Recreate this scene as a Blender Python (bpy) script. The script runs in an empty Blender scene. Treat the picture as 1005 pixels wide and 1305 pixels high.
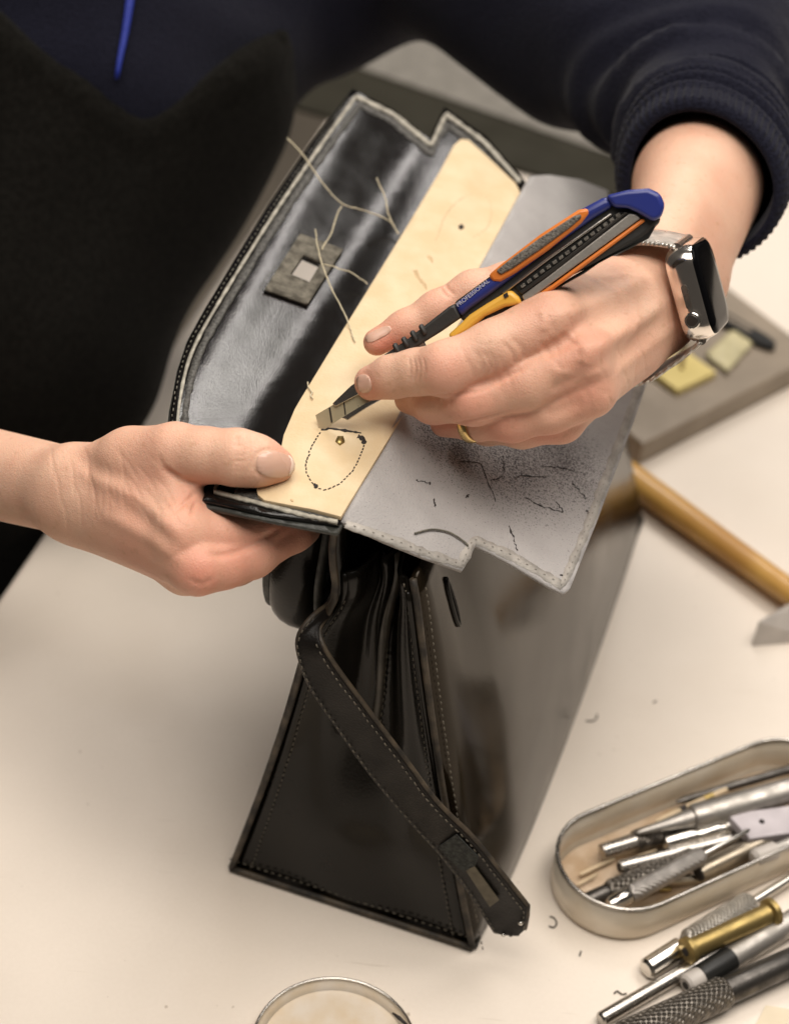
import bpy, bmesh, math, random
import numpy as np
from mathutils import Vector, Matrix
from mathutils.bvhtree import BVHTree
from mathutils.geometry import tessellate_polygon
random.seed(7); rng = np.random.default_rng(7)
C = bpy.context.scene.collection
SC = bpy.context.scene

# ------------------------------------------------------------------ camera
FP, PITCH, ROLL, HC = 2300.0, 0.6802, 0.09662, 0.65995
cf = np.array([0, math.cos(PITCH), -math.sin(PITCH)]); r0 = np.array([1., 0, 0]); u0 = np.cross(r0, cf)
cr = r0*math.cos(ROLL)+u0*math.sin(ROLL); cu = -r0*math.sin(ROLL)+u0*math.cos(ROLL)
CAM = np.array([0, 0, HC])
cd = bpy.data.cameras.new('camera'); co = bpy.data.objects.new('camera', cd); C.objects.link(co)
co.matrix_world = Matrix(((cr[0], cu[0], -cf[0], 0), (cr[1], cu[1], -cf[1], 0), (cr[2], cu[2], -cf[2], HC), (0, 0, 0, 1)))
cd.sensor_fit = 'VERTICAL'; cd.sensor_height = 36; cd.sensor_width = 36; cd.lens = FP/1305*36
cd.clip_start = 0.02; cd.clip_end = 50
cd.dof.use_dof = True; cd.dof.focus_distance = 0.715; cd.dof.aperture_fstop = 7.0
SC.camera = co
# ------------------------------------------------------------------ light
w = bpy.data.worlds.new('World'); SC.world = w; w.use_nodes = True
w.node_tree.nodes['Background'].inputs[0].default_value = (1, .90, .80, 1)
w.node_tree.nodes['Background'].inputs[1].default_value = 0.06
def area(name, loc, tgt, sx, sy, energy, col):
    l = bpy.data.lights.new(name, 'AREA'); l.shape = 'RECTANGLE'; l.size = sx; l.size_y = sy; l.energy = energy; l.color = col
    o = bpy.data.objects.new(name, l); C.objects.link(o); o.location = loc
    o.rotation_euler = (Vector(tgt)-Vector(loc)).to_track_quat('-Z', 'Y').to_euler(); return o
area('window_light', (1.0, 1.0, 1.95), (0.05, .6, .1), 1.15, .95, 18, (1, .93, .86))
area('back_window', (.10, 2.15, 1.42), (-.06, .7, .23), 0.20, 0.95, 6.0, (1, .94, .90))
area('far_fill_light', (.25, 2.35, 2.5), (0, .7, .1), 1.2, .6, 24, (1, .94, .87))  # fill added high at the back to brighten the table beside the flap
area('room_light', (-.1, .2, 2.3), (0.0, .6, .1), 1.9, 1.3, 54, (1, .925, .84))
SC.view_settings.view_transform = 'Standard'; SC.view_settings.look = 'None'
SC.view_settings.exposure = 0; SC.view_settings.gamma = 1
SC.cycles.max_bounces = 8
try: SC.cycles.use_denoising = True
except Exception: pass

# ------------------------------------------------------------------ helpers
def rd(px, py): return cf+cr*((px-502.5)/FP)-cu*((py-652.5)/FP)
def at(px, py, z=0.0):
    d = rd(px, py); return CAM+d*((z-HC)/d[2])
def ad(px, py, d): return CAM+rd(px, py)*d
def onplane(px, py, P, N):
    d = rd(px, py); return CAM+d*(np.dot(np.asarray(P)-CAM, N)/np.dot(d, N))
def depth(P): return float(np.dot(np.asarray(P)-CAM, cf))
def unit(v): v = np.asarray(v, float); return v/np.linalg.norm(v)
ROOT = {}
def thing(name, label, cat, loc, group=None):
    o = bpy.data.objects.new(name, None); C.objects.link(o); o.location = loc; o.empty_display_size = .01
    o['label'] = label; o['category'] = cat
    if group: o['group'] = group
    ROOT[o.name] = np.array(loc, float); return o
def tag(o, label, cat, group=None):
    o['label'] = label; o['category'] = cat
    if group: o['group'] = group
    return o
def obj(name, vf, mat, parent=None, smooth=True, kind=None, label=None, base=None):
    v, f = vf; v = np.asarray(v, float)
    org = np.zeros(3)
    if parent is not None:
        p = parent
        while p.parent is not None: p = p.parent
        org = ROOT.get(p.name, np.array(p.location))
    elif base is not None: org = np.asarray(base, float)
    me = bpy.data.meshes.new(name); me.from_pydata((v-org).tolist(), [], [tuple(int(i) for i in q) for q in f]); me.validate(); me.update()
    bm = bmesh.new(); bm.from_mesh(me); bmesh.ops.recalc_face_normals(bm, faces=bm.faces); bm.to_mesh(me); bm.free()
    me.materials.append(mat)
    if smooth:
        me.polygons.foreach_set('use_smooth', [True]*len(me.polygons))
    o = bpy.data.objects.new(name, me); C.objects.link(o)
    if parent is None:
        o.location = org; ROOT[o.name] = org
    else: o.parent = parent
    if smooth == 'auto':
        try: me.set_sharp_from_angle(angle=math.radians(35))
        except Exception: pass
    if kind: o['kind'] = kind
    if label: o['label'] = label
    return o
def merge(*vfs):
    V, F, n = [], [], 0
    for v, f in vfs:
        v = np.asarray(v, float)
        if len(v) == 0: continue
        V.append(v); F += [tuple(i+n for i in q) for q in f]; n += len(v)
    return np.vstack(V), F
def resample(pts, n):
    p = np.asarray(pts, float); s = np.r_[0, np.cumsum(np.linalg.norm(np.diff(p, axis=0), axis=1))]
    t = np.linspace(0, s[-1], n); return np.stack([np.interp(t, s, p[:, i]) for i in range(p.shape[1])], 1)
def spline(pts, n):
    p = np.asarray(pts, float); m = len(p)
    s = np.r_[0, np.cumsum(np.linalg.norm(np.diff(p, axis=0), axis=1)**.5+1e-9)]
    tg = np.zeros_like(p)
    for i in range(m):
        a, b = max(i-1, 0), min(i+1, m-1); tg[i] = (p[b]-p[a])/(s[b]-s[a])
    out = []
    for t in np.linspace(0, s[-1], n):
        i = min(max(np.searchsorted(s, t)-1, 0), m-2); h = s[i+1]-s[i]; x = (t-s[i])/h
        out.append((2*x**3-3*x*x+1)*p[i]+(x**3-2*x*x+x)*h*tg[i]+(-2*x**3+3*x*x)*p[i+1]+(x**3-x*x)*h*tg[i+1])
    return np.array(out)
def tube(pts, rad, seg=8, side=None, asp=1.0, cap=True):
    p = np.asarray(pts, float); n = len(p); rad = np.broadcast_to(np.asarray(rad, float), (n,))
    V, F = [], []; prev = None
    for i in range(n):
        t = unit(p[min(i+1, n-1)]-p[max(i-1, 0)])
        if side is not None: a = np.asarray(side, float)
        else: a = prev if prev is not None else (np.array([0, 0, 1.]) if abs(t[2]) < .9 else np.array([1., 0, 0]))
        a = unit(a-t*np.dot(a, t)); b = np.cross(t, a); prev = a
        for k in range(seg):
            th = 2*math.pi*k/seg; V.append(p[i]+rad[i]*(a*math.cos(th)+b*math.sin(th)*asp))
    for i in range(n-1):
        for k in range(seg):
            k2 = (k+1) % seg; F.append((i*seg+k, i*seg+k2, (i+1)*seg+k2, (i+1)*seg+k))
    if cap: F.append(tuple(range(seg))[::-1]); F.append(tuple((n-1)*seg+k for k in range(seg)))
    return np.array(V), F
def lathe(a, b, prof, seg=20, cap=True):
    a = np.asarray(a, float); b = np.asarray(b, float); t = b-a; L = np.linalg.norm(t); t = t/L
    x = np.array([0, 0, 1.]) if abs(t[2]) < .9 else np.array([1., 0, 0]); x = unit(x-t*np.dot(x, t)); y = np.cross(t, x)
    V, F = [], []
    for (s, r) in prof:
        for k in range(seg):
            th = 2*math.pi*k/seg; V.append(a+t*s*L+r*(x*math.cos(th)+y*math.sin(th)))
    n = len(prof)
    for i in range(n-1):
        for k in range(seg):
            k2 = (k+1) % seg; F.append((i*seg+k, i*seg+k2, (i+1)*seg+k2, (i+1)*seg+k))
    if cap: F.append(tuple(range(seg))[::-1]); F.append(tuple((n-1)*seg+k for k in range(seg)))
    return np.array(V), F
def bevel_obj(o, wd, seg=2, ang=35):
    m = o.modifiers.new('bevel', 'BEVEL'); m.width = wd; m.segments = seg; m.limit_method = 'ANGLE'; m.angle_limit = math.radians(ang); m.harden_normals = False
    return o
def prism(top, vec):            # polygon of 3D points extruded by -vec (top face = the points)
    top = np.asarray(top, float); n = len(top); V = np.vstack([top, top-np.asarray(vec)])
    F = [tuple(range(n)), tuple(range(2*n-1, n-1, -1))]+[(i, n+i, n+(i+1) % n, (i+1) % n) for i in range(n)]
    return V, F
def loft(A, B, th=None, nrm=None):
    A = np.asarray(A); B = np.asarray(B); n = len(A)
    if th is None:
        return np.vstack([A, B]), [(i, i+1, n+i+1, n+i) for i in range(n-1)]
    nn = np.asarray(nrm)*th
    V = np.vstack([A, B, A-nn, B-nn]); F = []
    for i in range(n-1):
        F += [(i, i+1, n+i+1, n+i), (2*n+i, 3*n+i, 3*n+i+1, 2*n+i+1), (i, 2*n+i, 2*n+i+1, i+1), (n+i, n+i+1, 3*n+i+1, 3*n+i)]
    F += [(0, n, 3*n, 2*n), (n-1, 3*n-1, 4*n-1, 2*n-1)]
    return V, F
def inpoly(x, y, poly):
    c = False; n = len(poly)
    for i in range(n):
        x1, y1 = poly[i]; x2, y2 = poly[(i+1) % n]
        if (y1 > y) != (y2 > y) and x < (x2-x1)*(y-y1)/(y2-y1)+x1: c = not c
    return c
def fill_px(poly, step, hole=None):
    bm = bmesh.new(); vs = [bm.verts.new((x, y, 0)) for x, y in poly]
    for tri in tessellate_polygon([[Vector((x, y, 0)) for x, y in poly]]): bm.faces.new([vs[i] for i in tri])
    bmesh.ops.recalc_face_normals(bm, faces=bm.faces)
    def cut(p, nn):
        bmesh.ops.bisect_plane(bm, geom=bm.verts[:]+bm.edges[:]+bm.faces[:], plane_co=p, plane_no=nn, dist=1e-5)
    xs = [p[0] for p in poly]; ys = [p[1] for p in poly]
    if hole:
        for i in range(len(hole)):
            a, b = Vector(hole[i]+(0,)), Vector(hole[(i+1) % len(hole)]+(0,)); d = b-a; cut(a, Vector((-d.y, d.x, 0)))
    x = min(xs)+step
    while x < max(xs): cut((x+.013, 0, 0), (1, 0, 0)); x += step
    y = min(ys)+step
    while y < max(ys): cut((0, y+.017, 0), (0, 1, 0)); y += step
    if hole:
        dele = [f for f in bm.faces if inpoly(f.calc_center_median().x, f.calc_center_median().y, hole)]
        bmesh.ops.delete(bm, geom=dele, context='FACES')
    bmesh.ops.remove_doubles(bm, verts=bm.verts, dist=1e-4)
    bm.verts.index_update(); V = np.array([v.co[:2] for v in bm.verts]); F = [tuple(v.index for v in f.verts) for f in bm.faces]
    bm.free(); return V, F
def thicken(P, N, F, off, th):
    n = len(P); V = np.vstack([P+N*off, P+N*(off-th)]); FF = list(F)+[tuple(i+n for i in f[::-1]) for f in F]
    cnt = {}
    for f in F:
        for i in range(len(f)):
            a, b = f[i], f[(i+1) % len(f)]; cnt.setdefault((min(a, b), max(a, b)), []).append((a, b))
    for k, l in cnt.items():
        if len(l) == 1: a, b = l[0]; FF.append((b, a, a+n, b+n))
    return V, FF

# ------------------------------------------------------------------ materials
def lin(h):
    h = h.lstrip('#'); c = [int(h[i:i+2], 16)/255 for i in (0, 2, 4)]
    return tuple((x/12.92 if x <= .04045 else ((x+.055)/1.055)**2.4) for x in c)+(1,)
def mat(name, col, rough=.5, metal=0., spec=.5, var=0.15, vscale=60, bump=0., bscale=800, col2=None, coat=0., rvar=0.1, sheen=0., sss=0., bump2=None, stretch=None, detail=4):
    m = bpy.data.materials.new(name); m.use_nodes = True; nt = m.node_tree; N = nt.nodes; L = nt.links
    b = N['Principled BSDF']; c = lin(col) if isinstance(col, str) else tuple(col)+(1,)
    c2 = (lin(col2) if isinstance(col2, str) else tuple(col2)+(1,)) if col2 else tuple(x*(1-var) for x in c[:3])+(1,)
    tc = N.new('ShaderNodeTexCoord'); mp = N.new('ShaderNodeMapping'); L.new(tc.outputs['Object'], mp.inputs[0])
    if stretch: mp.inputs['Scale'].default_value = stretch
    nz = N.new('ShaderNodeTexNoise'); nz.inputs['Scale'].default_value = vscale; nz.inputs['Detail'].default_value = detail; L.new(mp.outputs[0], nz.inputs[0])
    mr = N.new('ShaderNodeMapRange'); mr.inputs[1].default_value = .35; mr.inputs[2].default_value = .65; L.new(nz.outputs[0], mr.inputs[0])
    mx = N.new('ShaderNodeMix'); mx.data_type = 'RGBA'; mx.inputs[6].default_value = c; mx.inputs[7].default_value = c2; L.new(mr.outputs[0], mx.inputs[0])
    L.new(mx.outputs[2], b.inputs['Base Color'])
    r2 = N.new('ShaderNodeMapRange'); r2.inputs[1].default_value = .3; r2.inputs[2].default_value = .7
    r2.inputs[3].default_value = max(rough-rvar, .02); r2.inputs[4].default_value = min(rough+rvar, 1); L.new(nz.outputs[0], r2.inputs[0]); L.new(r2.outputs[0], b.inputs['Roughness'])
    b.inputs['Metallic'].default_value = metal; b.inputs['Specular IOR Level'].default_value = spec
    b.inputs['Coat Weight'].default_value = coat; b.inputs['Coat Roughness'].default_value = .12
    if sheen: b.inputs['Sheen Weight'].default_value = sheen; b.inputs['Sheen Roughness'].default_value = .5
    if sss:
        b.inputs['Subsurface Weight'].default_value = sss; b.inputs['Subsurface Radius'].default_value = (1, .35, .2); b.inputs['Subsurface Scale'].default_value = .004
    if bump:
        n2 = N.new('ShaderNodeTexNoise'); n2.inputs['Scale'].default_value = bscale; n2.inputs['Detail'].default_value = 3; L.new(mp.outputs[0], n2.inputs[0])
        bp = N.new('ShaderNodeBump'); bp.inputs['Strength'].default_value = bump; bp.inputs['Distance'].default_value = .001
        L.new(n2.outputs[0], bp.inputs['Height']); L.new(bp.outputs[0], b.inputs['Normal'])
        if bump2:
            n3 = N.new('ShaderNodeTexNoise'); n3.inputs['Scale'].default_value = bump2[0]; n3.inputs['Detail'].default_value = 2; L.new(tc.outputs['Object'], n3.inputs[0])
            b3 = N.new('ShaderNodeBump'); b3.inputs['Strength'].default_value = bump2[1]; b3.inputs['Distance'].default_value = .01
            L.new(n3.outputs[0], b3.inputs['Height']); L.new(b3.outputs[0], bp.inputs['Normal'])
    return m
def nodes(m): return m.node_tree.nodes, m.node_tree.links, m.node_tree.nodes['Principled BSDF']
M = {}
M['table'] = mat('white_tabletop', (.77, .69, .60), .45, var=.05, vscale=14, detail=8, bump=.12, bscale=1500, rvar=.06)
M['box_leather'] = mat('glossy_black_leather', (.008, .0068, .005), .22, spec=.2, var=.4, vscale=40, bump=.10, bscale=900, rvar=.07, bump2=(14, .10))
M['panel_leather'] = mat('polished_black_leather', (.013, .009, .005), .16, spec=.19, var=.4, vscale=30, bump=.05, bscale=1200, rvar=.07, coat=.12, bump2=(9, .05))
M['flap_leather'] = mat('black_lining_leather', (.007, .006, .0055), .19, spec=.42, var=.3, vscale=60, bump=.10, bscale=1000, rvar=.05, stretch=(1.6, .8, 1), bump2=(30, .05))
M['edge'] = mat('worn_leather_edge', (.065, .047, .028), .6, var=.85, vscale=140, bump=.3, bscale=900)
M['dark_edge'] = mat('dark_green_leather_edge', (.035, .036, .03), .5, var=.5, vscale=200, bump=.3, bscale=900)
M['strap'] = mat('black_strap_leather', (.008, .0062, .005), .46, spec=.2, var=.4, vscale=90, bump=.25, bscale=1100)
M['stitch'] = mat('grey_thread', (.10, .085, .062), .7, var=.4, vscale=500)
M['stitch_pale'] = mat('pale_thread', (.15, .14, .11), .7, var=.4, vscale=500)
M['cream_line'] = mat('cream_glue_line', (.44, .41, .34), .7, var=.45, vscale=260, bump=.4, bscale=900)
M['grey_band'] = mat('scuffed_grey_leather', (.10, .095, .085), .65, var=.7, vscale=700, bump=.4, bscale=1200)
M['beige'] = mat('beige_leather', (.64, .515, .335), .62, spec=.3, var=.10, vscale=70, bump=.18, bscale=700, col2=(.60, .46, .28))
M['patch'] = mat('grey_felt_patch', (.165, .15, .12), .85, spec=.2, var=.55, vscale=240, bump=.7, bscale=900)
M['thread'] = mat('waxed_linen_thread', (.66, .58, .40), .6, var=.25, vscale=600, bump=.4, bscale=2500)
M['ink'] = mat('black_ink', (.02, .014, .012), .7, var=.3)
M['paleink'] = mat('faded_ink', (.42, .33, .20), .7, var=.3)
M['steel'] = mat('brushed_steel', (.52, .49, .45), .28, metal=1, var=.3, vscale=90, bump=.06, bscale=900)
M['chrome'] = mat('bright_chrome', (.70, .67, .62), .2, metal=1, var=.15, vscale=90)
M['aluminium'] = mat('matt_aluminium', (.50, .47, .43), .48, metal=.85, var=.25, vscale=150, bump=.1, bscale=900)
M['darksteel'] = mat('dark_steel', (.13, .12, .11), .38, metal=.9, var=.4, vscale=150, bump=.1)
M['brass'] = mat('aged_brass', (.42, .31, .12), .45, metal=.9, var=.35, vscale=120, bump=.08)
M['gold'] = mat('yellow_gold', (.80, .58, .25), .22, metal=1, var=.15)
M['gunmetal'] = mat('greyish_brass_tube', (.36, .31, .24), .34, metal=.9, var=.3, vscale=90)
M['lilac'] = mat('anodised_grey_bar', (.48, .44, .46), .5, metal=.25, var=.12, vscale=60)
M['tin'] = mat('worn_tin', (.66, .59, .49), .4, metal=.3, var=.25, vscale=40, bump=.08, bscale=300, col2=(.58, .49, .37))
M['tinfloor'] = mat('stained_tin_floor', (.58, .46, .34), .5, metal=.2, var=.3, vscale=60, col2=(.40, .28, .17))
M['wood'] = mat('orange_brown_wood', (.62, .36, .10), .36, var=.3, vscale=30, col2=(.45, .23, .055), bump=.1, bscale=200, stretch=(1, .25, 1))
M['stick'] = mat('pale_wood', (.66, .52, .34), .6, var=.25, vscale=90)
M['stone'] = mat('grey_stone', (.29, .235, .175), .5, var=.2, vscale=35, bump=.15, bscale=600)
M['post'] = mat('yellow_paper', (.72, .58, .22), .7, var=.08)
M['post2'] = mat('pale_yellow_wrapper', (.62, .55, .32), .45, var=.3, vscale=50)
M['blackplastic'] = mat('black_plastic', (.014, .014, .013), .42, spec=.35, var=.3)
M['rubber'] = mat('black_ribbed_rubber', (.028, .027, .025), .55, var=.3, vscale=200, bump=.1)
M['greyrubber'] = mat('textured_grey_rubber', (.20, .185, .16), .7, var=.6, vscale=900, bump=.9, bscale=1400)
M['blue'] = mat('blue_plastic', (.022, .034, .21), .34, var=.12, spec=.5)
M['orange'] = mat('orange_plastic', (.72, .20, .028), .4, var=.1)
M['yellow'] = mat('yellow_plastic', (.80, .44, .06), .36, var=.06, sss=0)
M['white'] = mat('white_print', (.6, .6, .66), .5)
M['blade'] = mat('blade_steel', (.66, .59, .40), .36, metal=.6, var=.2, vscale=90)
M['knit'] = mat('navy_wool_knit', (.0062, .0064, .0125), .95, spec=.05, col2=(.013, .0135, .024), vscale=1100, bump=.9, bscale=700, sheen=.07)
M['apron'] = mat('black_cotton_apron', (.0062, .0056, .0045), .92, spec=.06, var=.3, vscale=300, bump=.25, bscale=1600, sheen=.02)
M['lanyard'] = mat('royal_blue_ribbon', (.012, .03, .30), .55, var=.15, vscale=500, bump=.3, bscale=2000)
M['olive'] = mat('dark_olive_mat', (.024, .021, .012), .65, spec=.2, var=.2, vscale=20)
M['greysheet'] = mat('grey_felt_sheet', (.20, .185, .16), .85, var=.2, vscale=60, bump=.3, bscale=500)
M['floor'] = mat('grey_brown_floor', (.16, .135, .105), .7, var=.25, vscale=6)
M['card'] = mat('cream_card', (.72, .62, .46), .7, var=.08)
M['screen'] = mat('black_watch_glass', (.003, .003, .0035), .08, spec=.04, var=.1, rvar=.01)
M['palemetal'] = mat('pale_plastic', (.50, .46, .42), .45, var=.2, vscale=50)
M['hair'] = mat('dark_fibre', (.03, .022, .015), .7)

M['panel_leather'].node_tree.nodes['Principled BSDF'].inputs['Specular Tint'].default_value = (1, .86, .68, 1)
# tabletop: faint scuffs, specks of dirt and fine scratches
def tabletop_wear(m):
    N, L, b = nodes(m); tc = N.new('ShaderNodeTexCoord')
    base = b.inputs['Base Color'].links[0].from_socket
    def layer(base, scale, lo, hi, col, amt, stretch=None, det=2):
        mp = N.new('ShaderNodeMapping'); L.new(tc.outputs['Object'], mp.inputs[0])
        if stretch: mp.inputs['Scale'].default_value = stretch; mp.inputs['Rotation'].default_value = (0, 0, .5)
        n = N.new('ShaderNodeTexNoise'); n.inputs['Scale'].default_value = scale; n.inputs['Detail'].default_value = det; L.new(mp.outputs[0], n.inputs[0])
        r = N.new('ShaderNodeMapRange'); r.inputs[1].default_value = lo; r.inputs[2].default_value = hi; r.inputs[4].default_value = amt; L.new(n.outputs[0], r.inputs[0])
        x = N.new('ShaderNodeMix'); x.data_type = 'RGBA'; x.inputs[7].default_value = col; L.new(base, x.inputs[6]); L.new(r.outputs[0], x.inputs[0]); return x.outputs[2]
    c = layer(base, 230, .80, .83, (.30, .23, .16, 1), .6, det=1)
    c = layer(c, 9, .55, .8, (.62, .53, .43, 1), .35, det=6)
    c = layer(c, 60, .70, .76, (.55, .47, .38, 1), .55, (.35, 8, 1), det=3)
    c = layer(c, 520, .35, .75, (.66, .58, .49, 1), .22)
    L.new(c, b.inputs['Base Color'])
tabletop_wear(M['table'])

# suede lining: speckled grey with an ink cloud (a stain with its own shape)
m = M['suede'] = mat('grey_suede', (.405, .388, .38), .9, spec=.15, var=.14, vscale=40, bump=.5, bscale=1100)
Nn, Ln, Bs = nodes(m)
tc = Nn.new('ShaderNodeTexCoord')
def stain(center, rad):
    vm = Nn.new('ShaderNodeVectorMath'); vm.operation = 'DISTANCE'; Ln.new(tc.outputs['Object'], vm.inputs[0]); vm.inputs[1].default_value = center
    mr = Nn.new('ShaderNodeMapRange'); mr.inputs[1].default_value = rad; mr.inputs[2].default_value = rad*.15; mr.inputs[3].default_value = 0; mr.inputs[4].default_value = 1
    Ln.new(vm.outputs['Value'], mr.inputs[0]); return mr.outputs[0]
SUEDE_STAINS = []   # filled in below, when the sheet's origin is known

# skin: 'flush' attribute shifts towards pink, fine crosshatch relief
m = M['skin'] = bpy.data.materials.new('skin'); m.use_nodes = True
Nn2, Ln2, Bk = nodes(m)
tk = Nn2.new('ShaderNodeTexCoord')
def n_noise(scale, det=3):
    n = Nn2.new('ShaderNodeTexNoise'); n.inputs['Scale'].default_value = scale; n.inputs['Detail'].default_value = det; Ln2.new(tk.outputs['Object'], n.inputs[0]); return n
at1 = Nn2.new('ShaderNodeAttribute'); at1.attribute_name = 'flush'
nA = n_noise(45, 4); nB = n_noise(260, 3)
mA = Nn2.new('ShaderNodeMapRange'); mA.inputs[1].default_value = .35; mA.inputs[2].default_value = .68; Ln2.new(nA.outputs[0], mA.inputs[0])
mixA = Nn2.new('ShaderNodeMix'); mixA.data_type = 'RGBA'; mixA.inputs[6].default_value = (.73, .46, .33, 1); mixA.inputs[7].default_value = (.67, .385, .27, 1); Ln2.new(mA.outputs[0], mixA.inputs[0])
mixB = Nn2.new('ShaderNodeMix'); mixB.data_type = 'RGBA'; mixB.inputs[7].default_value = (.70, .27, .19, 1); Ln2.new(mixA.outputs[2], mixB.inputs[6]); Ln2.new(at1.outputs['Fac'], mixB.inputs[0])
mS = Nn2.new('ShaderNodeMapRange'); mS.inputs[1].default_value = .60; mS.inputs[2].default_value = .74; mS.inputs[4].default_value = .35; Ln2.new(nB.outputs[0], mS.inputs[0])
mixC = Nn2.new('ShaderNodeMix'); mixC.data_type = 'RGBA'; mixC.inputs[7].default_value = (.50, .27, .16, 1); Ln2.new(mixB.outputs[2], mixC.inputs[6]); Ln2.new(mS.outputs[0], mixC.inputs[0])
Ln2.new(mixC.outputs[2], Bk.inputs['Base Color'])
Bk.inputs['Roughness'].default_value = .52; Bk.inputs['Specular IOR Level'].default_value = .38
Bk.inputs['Subsurface Weight'].default_value = .22; Bk.inputs['Subsurface Radius'].default_value = (1, .36, .2); Bk.inputs['Subsurface Scale'].default_value = .004
vo = Nn2.new('ShaderNodeTexVoronoi'); vo.feature = 'DISTANCE_TO_EDGE'; vo.inputs['Scale'].default_value = 900; Ln2.new(tk.outputs['Object'], vo.inputs[0])
nC = n_noise(500, 4)
ad1 = Nn2.new('ShaderNodeMath'); ad1.operation = 'ADD'; Ln2.new(vo.outputs[0], ad1.inputs[0]); Ln2.new(nC.outputs[0], ad1.inputs[1])
bk = Nn2.new('ShaderNodeBump'); bk.inputs['Strength'].default_value = .27; bk.inputs['Distance'].default_value = .0008; Ln2.new(ad1.outputs[0], bk.inputs['Height']); Ln2.new(bk.outputs[0], Bk.inputs['Normal'])
M['nail'] = mat('fingernail', (.70, .43, .33), .28, spec=.5, var=.08, sss=.15)

def knurl_mat(name, col, scale, metal=.9, rough=.4, strength=1.0):
    m = mat(name, col, rough, metal=metal, var=.3, vscale=200)
    N, L, b = nodes(m); tc = N.new('ShaderNodeTexCoord')
    outs = []
    for rot in (.7, -.7):
        mp = N.new('ShaderNodeMapping'); mp.inputs['Rotation'].default_value = (0, rot, rot+.6); L.new(tc.outputs['Object'], mp.inputs[0])
        wv = N.new('ShaderNodeTexWave'); wv.inputs['Scale'].default_value = scale; L.new(mp.outputs[0], wv.inputs[0]); outs.append(wv.outputs[1])
    mu = N.new('ShaderNodeMath'); mu.operation = 'MULTIPLY'; L.new(outs[0], mu.inputs[0]); L.new(outs[1], mu.inputs[1])
    bp = N.new('ShaderNodeBump'); bp.inputs['Strength'].default_value = strength; bp.inputs['Distance'].default_value = .001
    L.new(mu.outputs[0], bp.inputs['Height']); L.new(bp.outputs[0], b.inputs['Normal']); return m
M['knurl_pale'] = knurl_mat('knurled_aluminium', (.56, .53, .48), 230)
M['knurl_dark'] = knurl_mat('knurled_dark_steel', (.20, .18, .155), 170)
M['knurl_grey'] = knurl_mat('finely_knurled_grey', (.46, .43, .40), 300, strength=.5)
M['mesh'] = knurl_mat('woven_steel_mesh', (.66, .63, .58), 330, rough=.35, strength=.7)

# ------------------------------------------------------------------ table and background
ROOT0 = None
E0, E1 = at(0, 759), at(370, 219); ed = unit(E1-E0); en = np.array([ed[1], -ed[0], 0])
tl = [E0-ed*1.1, E0+ed*.86, E0+ed*.80+en*1.5, E0-ed*1.1+en*1.5]
t = thing('work_table', 'cream white worktable top under the open black handbag', 'table', (0.3, .6, -.75))
o = obj('tabletop', prism([p+np.array([0, 0, 0]) for p in tl], (0, 0, .028)), M['table'], t, smooth='auto'); bevel_obj(o, .004, 3)
for (x, y) in ((.0, -.1), (.15, 1.35), (1.2, -.2), (1.3, 1.2)):
    c = np.array([x, y, 0]); sq = [c+np.array([dx*.03, dy*.03, -.0285]) for dx, dy in ((-1, -1), (1, -1), (1, 1), (-1, 1))]
    obj('leg', prism(sq, (0, 0, .7215)), M['aluminium'], t, smooth='auto')
o = obj('floor', ([(-6, -4, -.75), (6, -4, -.75), (6, 9, -.75), (-6, 9, -.75)], [(0, 1, 2, 3)]), M['floor'], smooth=False, kind='structure')

# ------------------------------------------------------------------ handbag frame
BM = np.array([-.0026, .5257, 0]); ROT = -.27558
be = np.array([math.cos(ROT), math.sin(ROT), 0]); bn = np.array([-math.sin(ROT), math.cos(ROT), 0]); UZ = np.array([0, 0, 1.])
def BL(a, b, z): return BM+be*a+bn*b+UZ*z
def loc(P): d = np.asarray(P)-BM; return float(d@be), float(d@bn), float(P[2])
def zflap(a, b):
    x = max(-(a+.02), -.01)/.1
    k = min(max(b/.29, 0), 1.15)
    und = .0019*math.sin((a*105)-.2+b*5)*min(1, max(x, 0)*3)+.00025*math.sin(a*290+b*13)*min(1, max(x, 0)*3)
    return .2262+x*(.022*k-.002)-.012*max(0, x-.72)**1.5*max(0, 1-k*1.7)+und
def zlin(a, b):
    x = a+.018
    return .2272-.62*x+1.6*x*x+.0012*math.sin(b*40+a*60)+.0008*math.sin(b*95-a*30)
def hit(px, py, f):
    z = .22
    for _ in range(40):
        P = at(px, py, z); a, b, _z = loc(P); z2 = f(a, b); z = z+(z2-z)*.7
        if abs(z2-z) < 1e-7: break
    return at(px, py, z)
def fnorm(P, f):
    a, b, z = loc(P); h = 1e-3
    ga = (f(a+h, b)-f(a-h, b))/(2*h); gb = (f(a, b+h)-f(a, b-h))/(2*h)
    return unit(UZ-be*ga-bn*gb)
def sheet(poly, f, off, th, step=14, hole=None, jitter=0):
    V, F = fill_px(poly, step, hole)
    P = np.array([hit(x, y, f) for x, y in V]); N = np.array([fnorm(p, f) for p in P])
    return thicken(P, N, F, off, th)
def offs(poly, d):
    p = np.asarray(poly, float); t = np.gradient(p, axis=0); t /= np.linalg.norm(t, axis=1)[:, None]+1e-9
    return p+np.stack([-t[:, 1], t[:, 0]], 1)*d
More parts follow.
